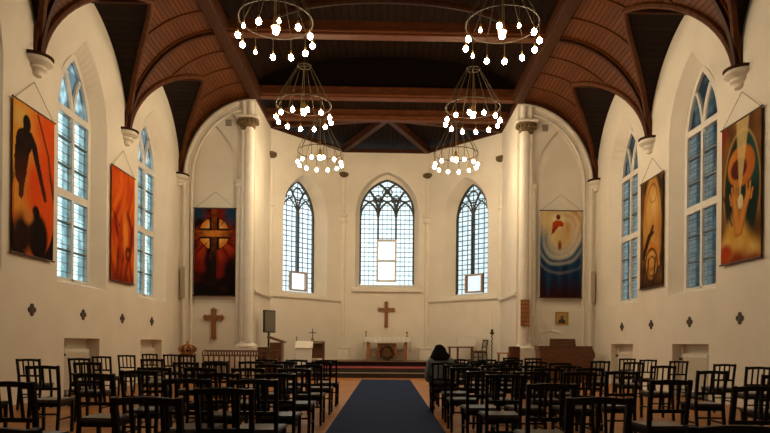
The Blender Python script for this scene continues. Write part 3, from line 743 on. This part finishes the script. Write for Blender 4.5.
# ------------------------------------------------------------------ chandeliers
def make_chandelier(small=()):
    t = empty('ring_chandelier'); R = .735
    m = MB(); m.ring((0, 0, 1.05), .18, .022, 24, 8); m.cyl((-.18, 0, 1.05), (.18, 0, 1.05), .012); m.cyl((0, -.18, 1.05), (0, .18, 1.05), .012); m.build('hub_ring', IRON, t, True)
    m = MB(); m.cyl((0, 0, 1.05), (0, 0, 1.86), .014); m.build('suspension_rod', IRON, t)
    m = MB(); m.ring((0, 0, 0), R, .015, 48, 8); m.build('lamp_ring', RINGM, t, True)
    for k in range(12):
        a = 2*PI*(k+.5)/12; c, s = math.cos(a), math.sin(a)
        m = MB(); m.tube([(.18*c, .18*s, 1.05), (R*c*.97, R*s*.97, .1), (R*c, R*s, 0), (R*c, R*s, -.27)], .009, 6); rod = m.build('lamp_rod', IRON, t)
        sm_ = k in small; q = .75 if sm_ else 1
        m = MB(); m.lathe([(.010, -.26), (.018, -.27), (.020, -.33), (.015, -.34)], (R*c, R*s, 0), 10); sk = m.build('socket', BRASS, t, True)
        m = MB(); q = .62 if sm_ else 1
        m.lathe([(.012, -.335)]+[(.052*q*math.sin(PI*(.12+.88*i/9)), -.40+(1-q)*.02+.058*q*math.cos(PI*(.12+.88*i/9))) for i in range(10)], (R*c, R*s, 0), 12)
        m.build('bulb', BULBS if sm_ else BULB, t, True)
    m = MB(); m.cyl((0, 0, 1.05), (0, 0, .1), .01); m.lathe([(.02, .1), (.05, .06), (.06, -.08), (.1, -.12), (.1, -.14)], n=14); m.build('centre_fitting', BRASS, t, True)
    m = MB(); m.lathe([(.02, -.13), (.06, -.18), (.068, -.21), (.05, -.26), (.002, -.28)], n=12); m.build('centre_bulb', BULB, t, True)
    return t
protoA = make_chandelier()
protoB = make_chandelier(small=(7, 9, 4))
CH = [('left', -2.26), ('right', 2.29)]
first = {}
for side, x in CH:
    for y, nm in ((12.07, 'nearest the viewer'), (16.17, 'in the middle'), (20.1, 'farthest, before the apse')):
        near = y < 13
        src = protoB if near else protoA
        o = src if src.name not in first else copy_tree(src)
        first[src.name] = 1
        o.location = (x, y, 7.66 if near else 7.6)
        o['label'] = 'dark ring chandelier with lit round bulbs, %s of the %s row' % (nm, side); o['category'] = 'chandelier'; o['group'] = 'ring chandeliers hanging from the tie beams'

# ------------------------------------------------------------------ wall crosses, radiators, speakers
def make_wcross():
    m = MB(); P = []
    for q in range(4):
        b = PI/2*q; c, s = math.cos(b), math.sin(b)
        for x, z in ((.035, -.035), (.075, -.055), (.115, -.035), (.125, 0), (.115, .035), (.075, .055)): P.append((x*c-z*s, x*s+z*c))
    m.prism(P, -.02, .01); return m
names = ['nearest', 'second nearest', 'second farthest', 'farthest']
pc = None
for sd, X, Z in ((-1, WL, 1.81), (1, WR, 1.78)):
    for i, y in enumerate((11.9, 13.89, 15.93, 17.92)):
        if pc is None: pc = o = make_wcross().build('wall_cross', CROSSM)
        else: o = pc.copy(); C.objects.link(o)
        o.location = (X, y, Z); o.rotation_euler = (0, 0, PI/2 if sd < 0 else -PI/2)
        tag(o, 'small dark wooden cross on the %s wall, %s of its row of four' % ('left' if sd < 0 else 'right', names[i]), 'cross', 'small crosses along the side walls')
pr = None
for sd in (-1, 1):
    for i, y in enumerate(NICHE):
        X = WL-.17 if sd < 0 else WR+.17
        if pr is None:
            pr = empty('radiator')
            m = MB(); m.box(-.55, .55, -.05, .05, .12, 1.02, .01); m.build('panel', RADM, pr)
            m = MB()
            for k in range(21): m.box(-.5+k*.05-.006, -.5+k*.05+.006, -.058, -.05, .2, .95)
            m.build('convector_ribs', RADM, pr)
            m = MB(); m.cyl((-.66, 0, 0), (-.66, 0, 1.15), .02); m.cyl((-.66, 0, .9), (-.54, 0, .9), .014); m.build('pipe', RADM, pr)
            m = MB(); m.cyl((-.62, -.03, .9), (-.62, -.1, .9), .03, n=12); m.build('valve', BLKP, pr)
            
            for q in (-.4, .36): m = MB(); m.box(q, q+.04, -.03, .03, 0, .13); m.build('foot', RADM, pr)
            o = pr
        else: o = copy_tree(pr)
        o.location = (X, y, 0); o.rotation_euler = (0, 0, PI/2 if sd < 0 else -PI/2)
        tag(o, 'white panel radiator in the %s wall niche, %s' % ('left' if sd < 0 else 'right', ('farthest from the viewer', 'under the second window from the front', 'nearest the viewer')[i]), 'radiator', 'radiators in the wall niches')
for x, sd in ((-6.80, 'left'), (6.98, 'right')):
    t = empty('column_loudspeaker', (x, YE-.12, 2.69)); tag(t, 'slim grey column loudspeaker in the corner %s of the chancel' % ('by the dark cross banner,' if sd == 'left' else 'by the blue banner,') , 'loudspeaker')
    m = MB(); m.box(-.06, .06, -.05, .07, 0, 1.02, .01); m.build('cabinet', SPK, t)
    m = MB(); m.box(-.045, .045, -.056, -.05, .04, .98); m.build('grille', SPK, t)
    m = MB(); m.tube([(0, .09, 0), (.01, .1, -.8), (0, .1, -2.6)], .008, 5); m.build('cable', GREYP, t)

# ------------------------------------------------------------------ east end furniture
def cross_thing(name, x, y, z0, z1, w, bw, dp, mt, label, zc):
    m = MB(); e = bw*.8
    def arm(p): m.prism(p, -dp, 0)
    h = bw/2
    P = [(-h, z0+e), (-h*1.0, zc-h), (-w/2+e, zc-h), (-w/2+e*.6, zc-h*1.35), (-w/2, zc), (-w/2+e*.6, zc+h*1.35), (-w/2+e, zc+h), (-h, zc+h), (-h, z1-e), (-h*1.35, z1-e*.6), (0, z1), (h*1.35, z1-e*.6), (h, z1-e), (h, zc+h), (w/2-e, zc+h), (w/2-e*.6, zc+h*1.35), (w/2, zc), (w/2-e*.6, zc-h*1.35), (w/2-e, zc-h), (h, zc-h), (h, z0+e), (h*1.35, z0+e*.6), (0, z0), (-h*1.35, z0+e*.6)]
    arm(P); o = m.build(name, mt); o.location = (x, y, 0); return tag(o, label, 'cross')
cross_thing('altar_cross', 0.0, 25.985, 1.87, 3.06, .78, .15, .07, OAKD, 'large plain orange oak cross on the apse wall above the altar', 2.68)
cross_thing('wooden_cross', -5.78, YE-.005, 1.27, 2.37, .72, .15, .09, OAKD, 'brown wooden cross on the wall below the dark cross banner', 2.04)

# altar
t = empty('altar_table', (.04, 25.2, .512)); tag(t, 'wooden altar table with two posts below the apse cross', 'table')
m = MB(); m.box(-.92, .92, -.33, .33, .93, .98, .01); m.build('table_top', OAK, t)
for x in (-.78, .78):
    m = MB(); m.box(x-.06, x+.06, -.25, .25, 0, .93, .01); m.build('leg', OAK, t)
m = MB(); m.box(-.72, .72, -.04, .04, .26, .33, .005); m.build('stretcher', OAK, t)
m = MB(); m.box(-.4, .4, -.12, .12, .08, .72, .01); m.box(-.36, .36, -.13, -.11, .14, .66); m.build('centre_panel', OAK, t)
m = MB(); n = 48                                  # linen cloth: top, front and side drops with lace edge
m.box(-.96, .96, -.36, .34, .982, .99)
def drop(L, pts):
    for (x0, y0, d0), (x1, y1, d1) in zip(pts, pts[1:]): m.face([(x0, y0, .99), (x1, y1, .99), (x1, y1, .99-d1), (x0, y0, .99-d0)])
drop(0, [(-.96+1.92*i/n, -.365-.008*math.sin(i*1.3), .20+.035*abs(math.sin(i*PI/4))) for i in range(n+1)])
for sx in (-1, 1): drop(0, [(sx*(.965+.006*math.sin(i)), -.36+.7*i/16, .66+.03*abs(math.sin(i*PI/4))) for i in range(17)])
o = m.build('altar_cloth', CLOTH); o.location = (.04, 25.2, .512); tag(o, 'white lace-edged linen cloth draped over the altar', 'tablecloth')
for x, nm in ((-.84, 'left'), (.88, 'right')):
    t = empty('candlestick', (x, 25.2, 1.503)); tag(t, 'dark candlestick on the %s end of the altar cloth' % nm, 'candlestick', 'candlesticks on the altar')
    m = MB(); m.lathe([(.055, 0), (.055, .012), (.018, .03), (.012, .1), (.024, .13), (.012, .16), (.045, .2), (.045, .21), (.014, .215)], n=14); m.build('stem', IRON, t, True)
    m = MB(); m.cyl((0, 0, .2), (0, 0, .31), .018, n=10); m.build('candle', WAX, t, True)
t = empty('wreath', (.04, 24.72, .512)); tag(t, 'dark round wreath standing in front of the altar', 'wreath')
m = MB()
random.seed(3)
for k in range(70):
    a = 2*PI*k/70; r = .25+random.uniform(-.05, .05); m.ball((r*math.cos(a), random.uniform(-.05, .05), .32+r*math.sin(a)), random.uniform(.035, .06), 1)
m.build('foliage', mat('wreath_leaves', (.06, .022, .012), .7, var=.6, scale=12), t)
m = MB(); m.cyl((0, -.02, .32), (0, .02, .32), .17, n=24); m.build('backing', WOODB, t)
m = MB(); m.box(-.1, .1, -.1, .1, 0, .05, .005); m.build('stand', WOODD, t)

# left of the altar
t = empty('draped_lectern', (-3.05, 22.4, .332)); tag(t, 'small lectern under a white cloth with sloping top, left of the altar', 'lectern')
t.rotation_euler = (0, 0, .05)
m = MB(); m.prism([(-.27, 0), (-.29, .70), (.29, .70), (.27, 0)], -.2, .2); m.build('cloth_drop', CLOTH, t)
m = MB(); m.prism([(-.25, .70), (.22, .70), (.22, .95)], -.32, .32, Matrix.Rotation(PI/2, 4, 'Z')); m.build('sloping_top', CLOTH, t)
m = MB(); m.cyl((-.3, .25, 0), (-.3, .25, 1.12), .022); m.build('pole', CORD, t)
t = empty('side_table', (-2.8, 23.9, .512)); tag(t, 'brown wooden side table carrying a small metal cross', 'table')
m = MB(); m.box(-.36, .36, -.16, .16, .72, .77, .01); m.build('table_top', WOODB, t)
for x in (-.32, .32):
    for y in (-.12, .12): m = MB(); m.box(x-.035, x+.035, y-.03, y+.03, 0, .72, .005); m.build('leg', WOODB, t)
m = MB(); m.box(-.29, .29, .1, .12, .1, .7); m.build('back_panel', WOODB, t)
t = empty('standing_cross', (-2.92, 23.9, 1.282)); tag(t, 'thin metal cross on a small base, on the brown side table', 'cross')
m = MB(); m.lathe([(.09, 0), (.09, .02), (.05, .05), (.05, .12), (.02, .14)], n=12); m.build('base', BRASS, t, True)
m = MB(); m.box(-.014, .014, -.01, .01, .12, .5); m.box(-.13, .13, -.01, .01, .33, .36); m.build('cross', IRON, t)

# pulpit, screen, cabinet by the left pier
t = empty('reading_desk', (-3.70, 20.4, 0)); tag(t, 'tall brown wooden reading desk with sloping top beside the left pier', 'lectern')
m = MB(); m.box(-.19, .2, -.25, .25, 0, 1.22, .015); m.build('body', WOODB, t)
m = MB(); m.prism([(-.28, 1.38), (.26, 1.2), (.28, 1.26), (-.26, 1.44)], -.3, .3); m.build('sloping_top', WOODB, t)
m = MB(); m.box(-.24, .24, -.3, .3, 0, .08, .01); m.build('plinth', WOODD, t)
t = empty('low_cabinet', (-4.18, 20.5, 0)); tag(t, 'low dark brown cabinet standing between the left pier and the reading desk', 'cabinet')
m = MB(); m.box(-.2, .2, -.2, .2, .04, 1.02, .01); m.build('body', WOODB, t)
m = MB(); m.box(-.22, .2, -.22, .22, 1.02, 1.06, .008); m.build('cabinet_top', WOODB, t)
m = MB(); m.box(-.18, .18, -.212, -.2, .1, .95); d = m.build('door', WOODD, t); m = MB(); m.ball((.14, -.22, .6), .014, 1); m.build('knob', BRASS, d)
t = empty('television', (-4.02, 21.0, 0), math.radians(52)); tag(t, 'flat black television on a stand by the left chancel wall', 'television')
t.location = (-4.05, 20.92, .0)
m = MB(); m.box(-.25, .25, -.03, .06, 1.56, 2.34, .012); m.build('housing', BLKP, t)
m = MB(); m.box(-.22, .22, -.034, -.03, 1.6, 2.3); m.build('screen', GREYS, t)
m = MB(); m.cyl((0, .04, .03), (0, .04, 1.7), .035, n=12); m.build('post', BLKP, t)
m = MB(); m.lathe([(.18, 0), (.18, .02), (.05, .04)], (0, .04, 0), 18); m.build('foot', BLKP, t)

# altar rail in front of the left east wall
t = empty('altar_rail', (-4.68, 19.35, 0)); tag(t, 'brown wooden altar rail with arched openwork top, left of the aisle', 'railing')
m = MB(); m.box(-1.2, 1.2, -.035, .035, .76, .80, .005); m.build('upper_rail', WOODB, t)
m = MB(); m.box(-1.2, 1.2, -.03, .03, .12, .17, .005); m.build('lower_rail', WOODB, t)
m = MB()
for k in range(14):
    c = -1.11+k*.171; m.tube([(c-.10*math.cos(PI*i/10), 0, .80+.15*math.sin(PI*i/10)) for i in range(11)], .018, 6)

    m.tube([(c+.085-.10*math.cos(PI*i/10), .02, .80+.15*math.sin(PI*i/10)) for i in range(11)], .018, 6)
m.build('openwork_arches', WOODB, t)
for k in range(15):
    m = MB(); x = -1.17+k*.167; m.box(x-.02, x+.02, -.02, .02, 0 if k in (0, 7, 14) else .17, .78); m.build('baluster', WOODB, t)

# crown shaped lantern
t = empty('carved_crown', (-6.42, 19.55, .82)); tag(t, 'carved wooden crown with a small cross, on a stand near the left corner', 'crown')
m = MB(); m.lathe([(.19, 0), (.2, .05), (.2, .07)], n=24); m.build('band', OAK, t, True)
m = MB()
for k in range(8):
    a = 2*PI*k/8; pts = [(max(.03, .19+.10*math.sin(PI*i/10*1.0)-.17*(i/10)**3)*math.cos(a), max(.03, .19+.10*math.sin(PI*i/10)-.17*(i/10)**3)*math.sin(a), .06+.24*i/10) for i in range(11)]; m.tube(pts, .035, 6)
m.build('hoops', OAK, t, True)
m = MB(); m.lathe([(.14, .06), (.21, .14), (.18, .22), (.06, .3), (.01, .31)], n=20); m.build('cap', WOODB, t, True)
m = MB(); m.ball((0, 0, .32), .035, 1); m.box(-.012, .012, -.012, .012, .33, .43); m.box(-.04, .04, -.012, .012, .375, .4); m.build('finial_cross', OAK, t)
t = empty('crown_stand', (-6.42, 19.55, 0)); tag(t, 'dark wooden stand under the carved crown', 'stand')
m = MB(); m.box(-.22, .22, -.2, .2, .77, .82, .01); m.build('stand_top', WOODD, t)
for x in (-.17, .17):
    for y in (-.15, .15): m = MB(); m.box(x-.02, x+.02, y-.02, y+.02, 0, .77); m.build('leg', WOODD, t)

# right of the altar
t = empty('wooden_table', (3.1, 23.75, .512)); t.location = (2.95, 23.72, .512); tag(t, 'brown legged table half under a white cloth, right of the altar', 'table')
m = MB(); m.box(-.50, .50, -.17, .17, .56, .61, .008); m.build('table_top', WOODB, t)
for x in (-.44, -.12, .44):
    m = MB(); m.box(x-.04, x+.04, -.13, -.05, 0, .56, .005); m.build('leg', WOODB, t)
m = MB(); m.box(-.42, .42, -.1, -.07, .06, .1); m.build('stretcher', WOODB, t)
t = empty('white_box', (3.22, 23.74, 1.126)); t.location = (3.17, 23.74, 1.124); tag(t, 'long white covered box standing on the brown legged table', 'box')
m = MB(); m.box(-.37, .37, -.14, .14, 0, .36, .01); m.build('body', CLOTH, t)
m = MB(); m.box(-.39, .39, -.155, .155, .34, .385, .008); m.build('lid', CLOTH, t)

# black chair parts
def chair_parts(t, W, ST, rails=True):
    m = MB(); m.prism([(-.19, -.02), (.19, -.02), (.215, .40), (-.215, .40)], 0, .04, Matrix(((1, 0, 0, 0), (0, 0, 1, 0), (0, 1, 0, .412), (0, 0, 0, 1))))
    bmesh.ops.bevel(m.b, geom=m.b.edges[:], offset=.012, segments=2, affect='EDGES'); m.build('seat', ST, t)
    m = MB(); m.box(-.183, .183, 0.0, .37, .36, .412, .004); m.build('seat_frame', W, t)
    def post(pts, w):
        m = MB(); m.tube(pts, w, 4, True); return m.build('leg', W, t)
    for sx in (-1, 1):
        post([(sx*.178, -.05, 0), (sx*.178, 0, .42), (sx*.181, -.015, .6), (sx*.186, -.066, .888)], .024)
        post([(sx*.18, .355, 0), (sx*.185, .36, .42)], .024)
    m = MB(); n_ = 14; P = [(-.203+.406*i/n_, .838+.012*math.sin(PI*i/n_)) for i in range(n_+1)]+[(.205-.41*i/n_, .878+.014*math.sin(PI*i/n_)+(.008 if i in (0, n_) else 0)) for i in range(n_+1)]; m.prism(P, -.076, -.048); m.build('top_rail', W, t)
    m = MB(); m.box(-.18, .18, -.032, -.012, .575, .61); m.build('back_rail', W, t)
    for x in (-.088, 0, .088):
        m = MB(); m.prism([(x-.012, .60), (x+.012, .60), (x+.012, .85), (x-.012, .85)], -.006, .006, Matrix.Translation((0, .075, 0)) @ Matrix(((1, 0, 0, 0), (0, 1, -.16, 0), (0, 0, 1, 0), (0, 0, 0, 1)))); m.build('slat', W, t)
    for sx in (-1, 1):
        m = MB(); m.box(sx*.18-.010, sx*.18+.010, -.03, .36, .19, .212); m.build('stretcher', W, t)
    m = MB(); m.box(-.18, .18, -.035, -.015, .26, .282); m.build('stretcher', W, t)
    return t
sc_ = chair_parts(empty('dining_chair', (3.62, 23.35, .512 if False else .332), math.radians(52)), WOODD, WOODB)
sc_.location = (3.86, 23.52, .512); tag(sc_, 'dark wooden slat-back chair facing left beside the brown legged table', 'chair')

t = empty('candle_stand', (4.02, 22.75, .332)); tag(t, 'tall wrought iron stand with a thick white candle, right of the altar', 'candle stand')
t.location = (4.02, 22.7, .332)
m = MB(); m.tube([(.022*math.cos(i*1.1), .022*math.sin(i*1.1), .12+1.13*i/40) for i in range(41)], .018, 6); m.cyl((0, 0, .1), (0, 0, 1.3), .014); m.build('twisted_stem', IRON, t)
m = MB(); m.lathe([(.02, 1.25), (.09, 1.3), (.09, 1.34), (.05, 1.36), (.05, 1.45), (.055, 1.46)], n=14); m.build('cup', IRON, t, True)
for k in range(3):
    a = 2*PI*k/3+.4; m = MB(); m.tube([(0, 0, .16), (.1*math.cos(a), .1*math.sin(a), .12), (.19*math.cos(a), .19*math.sin(a), 0.01)], .015, 6); m.build('foot', IRON, t)
m = MB(); m.cyl((0, 0, 1.4), (0, 0, 2.05), .033, n=14); cn = m.build('candle', WAX, t, True)

t = empty('armchair', (4.0, 19.45, 0), math.radians(40)); tag(t, 'brown wooden armchair with low back by the right pier', 'chair')
m = MB(); m.box(-.27, .27, -.24,   .24, .48, .53, .01); m.build('seat', WOODB, t)
for x in (-.25, .25):
    for y, h in ((-.22, 1.14), (.22, .92)):
        m = MB(); m.box(x-.025, x+.025, y-.025, y+.025, 0, h, .004); m.build('leg', WOODB, t)
    m = MB(); m.box(x-.035, x+.035, -.24, .27, .92, .96, .006); m.build('armrest', OAK, t)
m = MB(); m.box(-.25, .25, -.235, -.2, .70, 1.16, .008); m.build('backrest', WOODB, t)

# hymn board on the right pier
t = empty('hymn_board', (4.6, 19.80, 1.83)); tag(t, 'narrow orange wooden hymn board hanging on the right pier', 'board')
m = MB(); m.box(-.15, .15, -.02, .02, 0, .88, .005); m.build('board', OAK, t)
m = MB()
for k in range(7): m.box(-.15, .15, -.03, -.02, .02+k*.14-.008, .02+k*.14+.008)
m.build('number_ledges', WOODD, t)

# organ, lamp, icon
t = empty('electric_organ', (5.8, 19.45, 0)); tag(t, 'brown wooden organ console with raised music desk on the right', 'organ')
m = MB(); m.prism([(-.86, 0), (-.86, 1.02), (-.9, 1.06), (-.9, 1.16), (.82, 1.16), (.92, .95), (.92, .82), (.86, .78), (.86, 0)], -.3, .25); m.build('case', WOODB, t)
m = MB(); m.prism([(-.47, 1.16), (-.46, 1.42), (.36, 1.42), (.39, 1.16)], -.02, .03); m.build('music_desk', WOODB, t)
m = MB(); m.box(-.92, .86, -.32, .27, 1.155, 1.185, .006); m.build('lid', WOODB, t)
t = empty('desk_lamp', (5.06, 19.4, 1.185)); tag(t, 'white angled desk lamp standing on the left end of the organ', 'lamp')
m = MB(); m.lathe([(.1, 0), (.1, .02), (.03, .03)], n=18); m.build('base', WHITEP, t, True)
m = MB(); m.tube([(0, 0, .02), (-.06, 0, .3), (-.04, 0, .4), (.36, 0, .47)], .012, 7); m.build('arm', GREYP, t)
m = MB(); m.lathe([(.05, 0), (.06, .02), (.06, .28), (.03, .31)], n=12, sy=.7); m.xf(Matrix.Translation((.32, 0, .48)) @ Matrix.Rotation(math.radians(100), 4, 'Y')); m.build('shade', WHITEP, t, True)
t = empty('icon_painting', (5.96, YE-.005, 1.9)); tag(t, 'small gold framed icon of a haloed figure on the wall above the organ', 'icon')
m = MB(); m.strip([(-.22, 0), (-.22, .44), (.22, .44), (.22, 0), (-.22, 0)], [(-.17, .05), (-.17, .39), (.17, .39), (.17, .05), (-.17, .05)], -.03, 0); m.build('frame', mat('gilt_frame', (.45, .28, .07), .4, .5), t)
m = MB(); m.box(-.18, .18, -.012, -.004, .04, .4); p = m.build('panel', mat('icon_gold_ground', (.50, .34, .12), .5, .2, var=.2), t)
m = MB(); m.prism([(-.12, .05), (-.1, .17), (-.04, .2), (.06, .2), (.12, .14), (.13, .05)], -.016, -.011); m.build('robe', WOODD, p)
m = MB(); m.lathe([(.001, -.02), (.055, -.018), (.055, .0)], n=16); m.xf(Matrix.Translation((.01, 0, .255)) @ Matrix.Rotation(-PI/2, 4, 'X')); m.build('face', mat('icon_face', (.18, .07, .03), .6), p)

# ------------------------------------------------------------------ rows of black chairs
proto = chair_parts(empty('slat_back_chair'), BLACK, SEATM)
used = [False]
ORD = ['', 'first', 'second', 'third', 'fourth', 'fifth', 'sixth', 'seventh', 'eighth', 'ninth', 'tenth', 'eleventh', 'twelfth']
def place(x, y, rz, label, group):
    o = proto if not used[0] else copy_tree(proto); used[0] = True
    o.location = (x, y, 0); o.rotation_euler = (0, 0, rz); tag(o, label, 'chair', group); return o
CH_L = [(-6.19, 10.57), (-4.33, 7.71), (-5.67, 11.27), (-4.45, 9.1), (-6.01, 12.86), (-6.08, 14.25), (-6.18, 15.89), (-4.29, 11.15), (-5.43, 15.35), (-4.74, 14.46), (-3.12, 9.5), (-2.82, 5.93), (-2.68, 6.63), (-1.34, 3.46), (-1.1, 4.17), (-2.86, 4.68), (-4.9, 7.2), (-1.43, 2.22), (-2.62, 9.33), (-1.12, 11.45), (-1.69, 11.45), (-2.26, 11.45), (-1.12, 10.15), (-1.69, 10.15), (-2.26, 10.15), (-2.83, 10.15), (-1.12, 8.8), (-1.69, 8.8), (-1.12, 7.45), (-1.69, 7.45), (-2.26, 7.45), (-2.83, 7.45), (-1.12, 6.2), (-1.69, 6.2), (-1.12, 5.2), (-1.69, 5.2)]
CH_R = [(0.99, 10.35), (6.08, 15.04), (6.11, 13.92), (4.84, 11.68), (4.48, 9.66), (6.33, 12.9), (6.17, 10.86), (5.94, 9.5), (4.24, 7.77), (4.5, 6.82), (2.92, 7.42), (2.86, 8.42), (4.4, 12.29), (2.65, 5.59), (1.35, 4.92), (1.29, 3.66), (2.97, 4.79), (1.39, 2.4), (3.12, 14.98), (3.53, 14.39), (3.12, 10.75), (1.26, 6.39), (1.6, 12.9), (2.17, 12.9), (2.74, 12.9), (1.2, 11.6), (1.77, 11.6), (2.34, 11.6), (2.91, 11.6), (1.56, 10.35), (2.13, 10.35), (1.1, 9.25), (1.67, 9.25), (2.24, 9.25), (2.81, 9.25), (1.08, 8.2), (1.65, 8.2), (2.22, 8.2), (1.15, 7.1), (1.72, 7.1), (2.29, 7.1)]
NUM = ['one', 'two', 'three', 'four', 'five', 'six', 'seven', 'eight', 'nine', 'ten', 'eleven', 'twelve', 'thirteen', 'fourteen']
random.seed(11)
for side, lst in (('left', CH_L), ('right', CH_R)):
    lst = sorted(lst, key=lambda p: -p[1]); rows = []
    for p in lst:
        if rows and rows[-1][0][1]-p[1] < .85: rows[-1].append(p)
        else: rows.append([p])
    for r, row in enumerate(rows):
        for k, (x, y) in enumerate(sorted(row, key=lambda p: abs(p[0]))):
            pers = side == 'right' and (x, y) == (1.10, 10.35)
            lab = 'black chair %s of the carpet, %s from aisle, row %s from altar' % (side, ORD[k+1], NUM[r])
            place(x, y, 0 if pers or k == 0 else random.uniform(-.07, .07), lab, 'black chairs in rows %s of the aisle' % side)

# ------------------------------------------------------------------ seated person
def skinmesh(name, verts, edges, radii, mt, parent, root=0, sub=2):
    me = bpy.data.meshes.new(name); me.from_pydata(verts, edges, []); o = bpy.data.objects.new(name, me); C.objects.link(o)
    me.materials.append(mt); o.parent = parent
    sk = o.modifiers.new('skin', 'SKIN'); sk.use_smooth_shade = True
    for i, r in enumerate(radii):
        d = me.skin_vertices[0].data[i]; d.radius = r if isinstance(r, tuple) else (r, r); d.use_root = (i == root)
    s = o.modifiers.new('sub', 'SUBSURF'); s.levels = sub; s.render_levels = sub
    return o
pt = empty('person', (.98, 10.55, 0)); tag(pt, 'person seen from behind, seated bowed by the aisle in a grey-green coat', 'person')
V = [(0, 0, .54), (0, .05, .70), (-.005, .12, .86), (-.01, .19, .97), (-.01, .24, 1.03), (-.015, .28, 1.09)]
Ed = [(0, 1), (1, 2), (2, 3), (3, 4), (4, 5)]; Rd = [(.14, .12), (.14, .10), (.15, .10), (.10, .08), (.05, .05), (.085, .095)]
for sx in (-1, 1):
    b = len(V)
    V += [(sx*.17, .15, .90), (sx*.215, .17, .68), (sx*.15, .38, .59), (sx*.06, .46, .60)]
    Ed += [(2, b), (b, b+1), (b+1, b+2), (b+2, b+3)]; Rd += [.062, .048, .04, .028]
    for q in range(5):                      # fingers, thumb last
        f = len(V); ox = sx*(.085-.022*q) if q < 4 else sx*.02
        L = (.075, .085, .08, .065, .05)[q]
        V += [(sx*.05+(ox-sx*.05)*.6, .49, .60), (ox, .49+L*.6, .595), (ox, .49+L, .575)] if q < 4 else [(sx*.03, .47, .615), (sx*.0, .49, .625), (sx*-.01, .515, .62)]
        Ed += [(b+3, f), (f, f+1), (f+1, f+2)]; Rd += [.011, .0095, .008]
    b = len(V)
    V += [(sx*.1, .06, .52), (sx*.12, .44, .50), (sx*.11, .44, .10), (sx*.12, .58, .05)]
    Ed += [(0, b), (b, b+1), (b+1, b+2), (b+2, b+3)]; Rd += [.085, .062, .042, .035]
skinmesh('body', V, Ed, Rd, SKIN, pt)
V = [(0, 0, .47), (0, .04, .60), (0, .08, .74), (-.005, .13, .87), (-.01, .18, .955)]; Ed = [(0, 1), (1, 2), (2, 3), (3, 4)]; Rd = [(.215, .17), (.20, .15), (.19, .135), (.18, .12), (.10, .085)]
for sx in (-1, 1):
    b = len(V); V += [(sx*.18, .15, .89), (sx*.225, .14, .66), (sx*.215, .2, .56), (sx*.13, .40, .58)]
    Ed += [(3, b), (b, b+1), (b+1, b+2), (b+2, b+3)]; Rd += [.085, .075, .068, .05]
skinmesh('coat', V, Ed, Rd, COAT, pt)
V = [(0, .03, .53)]; Ed = []; Rd = [(.15, .12)]
for sx in (-1, 1):
    b = len(V); V += [(sx*.1, .1, .53), (sx*.12, .45, .50), (sx*.11, .45, .12)]; Ed += [(0, b), (b, b+1), (b+1, b+2)]; Rd += [.098, .076, .06]
skinmesh('trousers', V, Ed, Rd, TROU, pt)
for sx in (-1, 1):
    m = MB(); m.box(sx*.115-.045, sx*.115+.045, .40, .66, .0, .085, .03); m.build('shoe', BLKP, pt, True)
m = MB(); m.lathe([(.17, -.17), (.195, -.14), (.17, -.08), (.128, -.01), (.100, .05), (.072, .09), (.038, .112), (.002, .118)], (-.012, .185, 1.085), 24, sy=.72)
for v in m.b.verts:
    v.co.y += (v.co.z-1.0)*.45; v.co.x += .008*math.sin(v.co.z*40+v.co.y*30)
m.build('hair', HAIR, pt, True)
m = MB(); m.ball((-.015, .375, 1.085), .018, 1, (.7, 1, 1.1)); m.build('nose', SKIN, pt, True)
for sx in (-1, 1):
    m = MB(); m.ball((-.015+sx*.032, .352, 1.105), .011, 1); m.build('eye', WHITEP, pt, True)
m = MB(); m.ball((-.015, .352, 1.05), .02, 1, (1.2, .5, .4)); m.build('mouth', mat('lips', (.35, .12, .1), .5), pt, True)

# ------------------------------------------------------------------ sky and view
w = bpy.data.worlds.new('sky'); S.world = w; w.use_nodes = True
N, L = w.node_tree.nodes, w.node_tree.links; bg = N['Background']
tc = N.new('ShaderNodeTexCoord'); sp = N.new('ShaderNodeSeparateXYZ'); L.new(tc.outputs['Generated'], sp.inputs[0])
mr = N.new('ShaderNodeMapRange'); mr.inputs['From Min'].default_value = -1; L.new(sp.outputs[0], mr.inputs['Value'])
r = N.new('ShaderNodeValToRGB'); L.new(mr.outputs[0], r.inputs[0]); e = r.color_ramp.elements
e[0].position = .25; e[0].color = (1.15, 1.36, 1.40, 1); e[1].position = .75; e[1].color = (.062, .068, .068, 1)
for p, c in ((.30, (1.18, 1.38, 1.40, 1)), (.42, (1.1, 1.25, 1.3, 1)), (.50, (1.15, 1.3, 1.35, 1)), (.58, (.80, .92, .96, 1)), (.64, (.30, .36, .38, 1))):
    k = e.new(p); k.color = c
L.new(r.outputs[0], bg.inputs[0]); bg.inputs[1].default_value = 1.15
S.view_settings.view_transform = 'Standard'; S.view_settings.look = 'None'; S.view_settings.exposure = 0; S.view_settings.gamma = 1
S.view_settings.use_curve_mapping = False
try:
    S.cycles.use_denoising = True; S.cycles.max_bounces = 8; S.cycles.diffuse_bounces = 5; S.cycles.transparent_max_bounces = 8
    S.cycles.sample_clamp_indirect = 8
except Exception: pass
